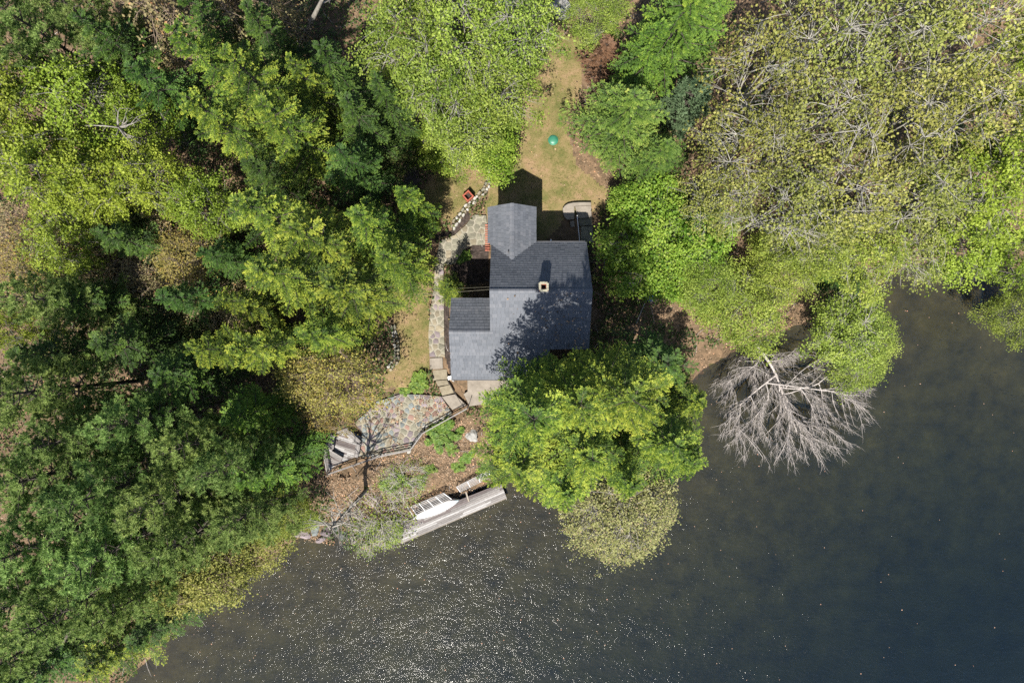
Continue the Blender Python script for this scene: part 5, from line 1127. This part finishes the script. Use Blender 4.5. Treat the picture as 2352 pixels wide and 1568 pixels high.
rx = R.uniform(XW+.1, XE-.1, 260); ry = R.uniform(EAVE_S[0]+.1, RIDGE[0]-.1, 260); rk = (rx < XM-.1) | (ry > ye+.1); rk &= R.random(260) < .15+.85*(rx > 2); c = np.concatenate([c, np.stack([rx[rk], ry[rk], zS(ry[rk])+.07], -1)])
X = c[:,0]; V, Fc = leaf_cloud(R, c, .15, .5)
o = bpy.data.objects.new('leaf_litter', mesh_np('leaf_litter', V, Fc, M['lf_litter'], {'tint': np.repeat(np.clip(R.normal(.5,.25,len(c)),0,1),4)})); link(o); tag(o, 'brown and orange fallen leaves covering the wood floor', 'leaf litter', kind='stuff')
R, X, Y = scatter(210000, 302); dens = vnoise(X*.28, Y*.28, 21)*.7+vnoise(X*.9, Y*.9, 22)*.5; west = (X < -4) & (Y > -14)
keep = ~on(LAWNS+[MULCH1, MULCH2, MULCH3], X, Y) & (dens > np.where(west, .42, .66)) & (np.hypot(X+8, Y+12) > 7); X, Y, dens = X[keep], Y[keep], dens[keep]
c = np.stack([X, Y, ground(X, Y)+R.uniform(.1,1,len(X))**1.5*(dens-.3)*np.where(X < -12, 3.6, 2.2)], -1); V, Fc = leaf_cloud(R, c, .22, .6)
o = bpy.data.objects.new('undergrowth', mesh_np('undergrowth', V, Fc, M['lf_under'], {'tint': np.repeat(np.clip(R.normal(.45,.2,len(c))+(vnoise(X*.4,Y*.4,31)-.5)*.6,0,1),4)})); link(o); tag(o, 'low dark green undergrowth between the trees', 'undergrowth', kind='stuff')
R = np.random.default_rng(303); X = R.uniform(-14, 9, 90000); Y = R.uniform(-6, 29, 90000); k = on(LAWNS, X, Y)
for p in SOLID: k &= ~inside(p, X, Y)
X, Y = X[k], Y[k]; m_ = len(X); z = ground(X, Y)+.02; d = unit(np.stack([R.normal(0,.8,m_), R.normal(0,.8,m_), np.ones(m_)*.8], -1)); w = unit(np.cross(d, R.normal(0,1,(m_,3)))); L = R.uniform(.05,.14,m_)[:,None]; P0 = np.stack([X, Y, z], -1)
V = np.stack([P0-w*.018, P0+w*.018, P0+d*L], 1).reshape(-1,3)
o = bpy.data.objects.new('grass', mesh_np('grass', V, np.arange(3*m_).reshape(-1,3), M['lf_grass'], {'tint': np.repeat(np.clip(.5+(vnoise(X*.45,Y*.45,41)-.5)*1.3+(vnoise(X*1.6,Y*1.6,42)-.5)*.7+R.normal(0,.2,m_),0,1),3)})); link(o); tag(o, 'short tan and green grass of the lawns', 'grass', kind='stuff')
# fallen sticks on the floor of the wood
R, X, Y = scatter(1500, 304); B = Bark(); keep = ~on(LAWNS, X, Y); X, Y = X[keep], Y[keep]; Zg = ground(X, Y)
for x, y, z in zip(X, Y, Zg):
    a = R.uniform(0,TAU); L = R.uniform(.4,1.8); e = (x+math.cos(a)*L, y+math.sin(a)*L, z+.12+R.uniform(0,.3)); B.add([(x,y,z+.06), ((x+e[0])/2+R.normal(0,.08), (y+e[1])/2+R.normal(0,.08), (z+e[2])/2+.05), e], [.025,.02,.008], 3)
o = bpy.data.objects.new('fallen_sticks', B.mesh('fallen_sticks', M['bark_dead'])); link(o); tag(o, 'grey sticks and twigs scattered over the wood floor', 'sticks', kind='stuff')
# drifting leaves and pollen on the lake
R = np.random.default_rng(305); X = R.uniform(-40,46,1400); Y = R.uniform(-33,4,1400); dsh = dist_line(SHORE, X, Y); k = ~inside(LAND, X, Y) & (dsh > .6) & (R.random(1400) < .15+.5*np.exp(-dsh/6)); X, Y = X[k], Y[k]
V, Fc = leaf_cloud(R, np.stack([X, Y, np.full(len(X), ZW+.012)], -1), .1, .03); V[:,2] = np.maximum(V[:,2], ZW+.006)
o = bpy.data.objects.new('floating_leaves', mesh_np('floating_leaves', V, Fc, M['lf_litter'], {'tint': np.repeat(R.uniform(.4,1,len(X)),4)})); link(o); tag(o, 'small leaves floating on the lake', 'leaves', kind='stuff')
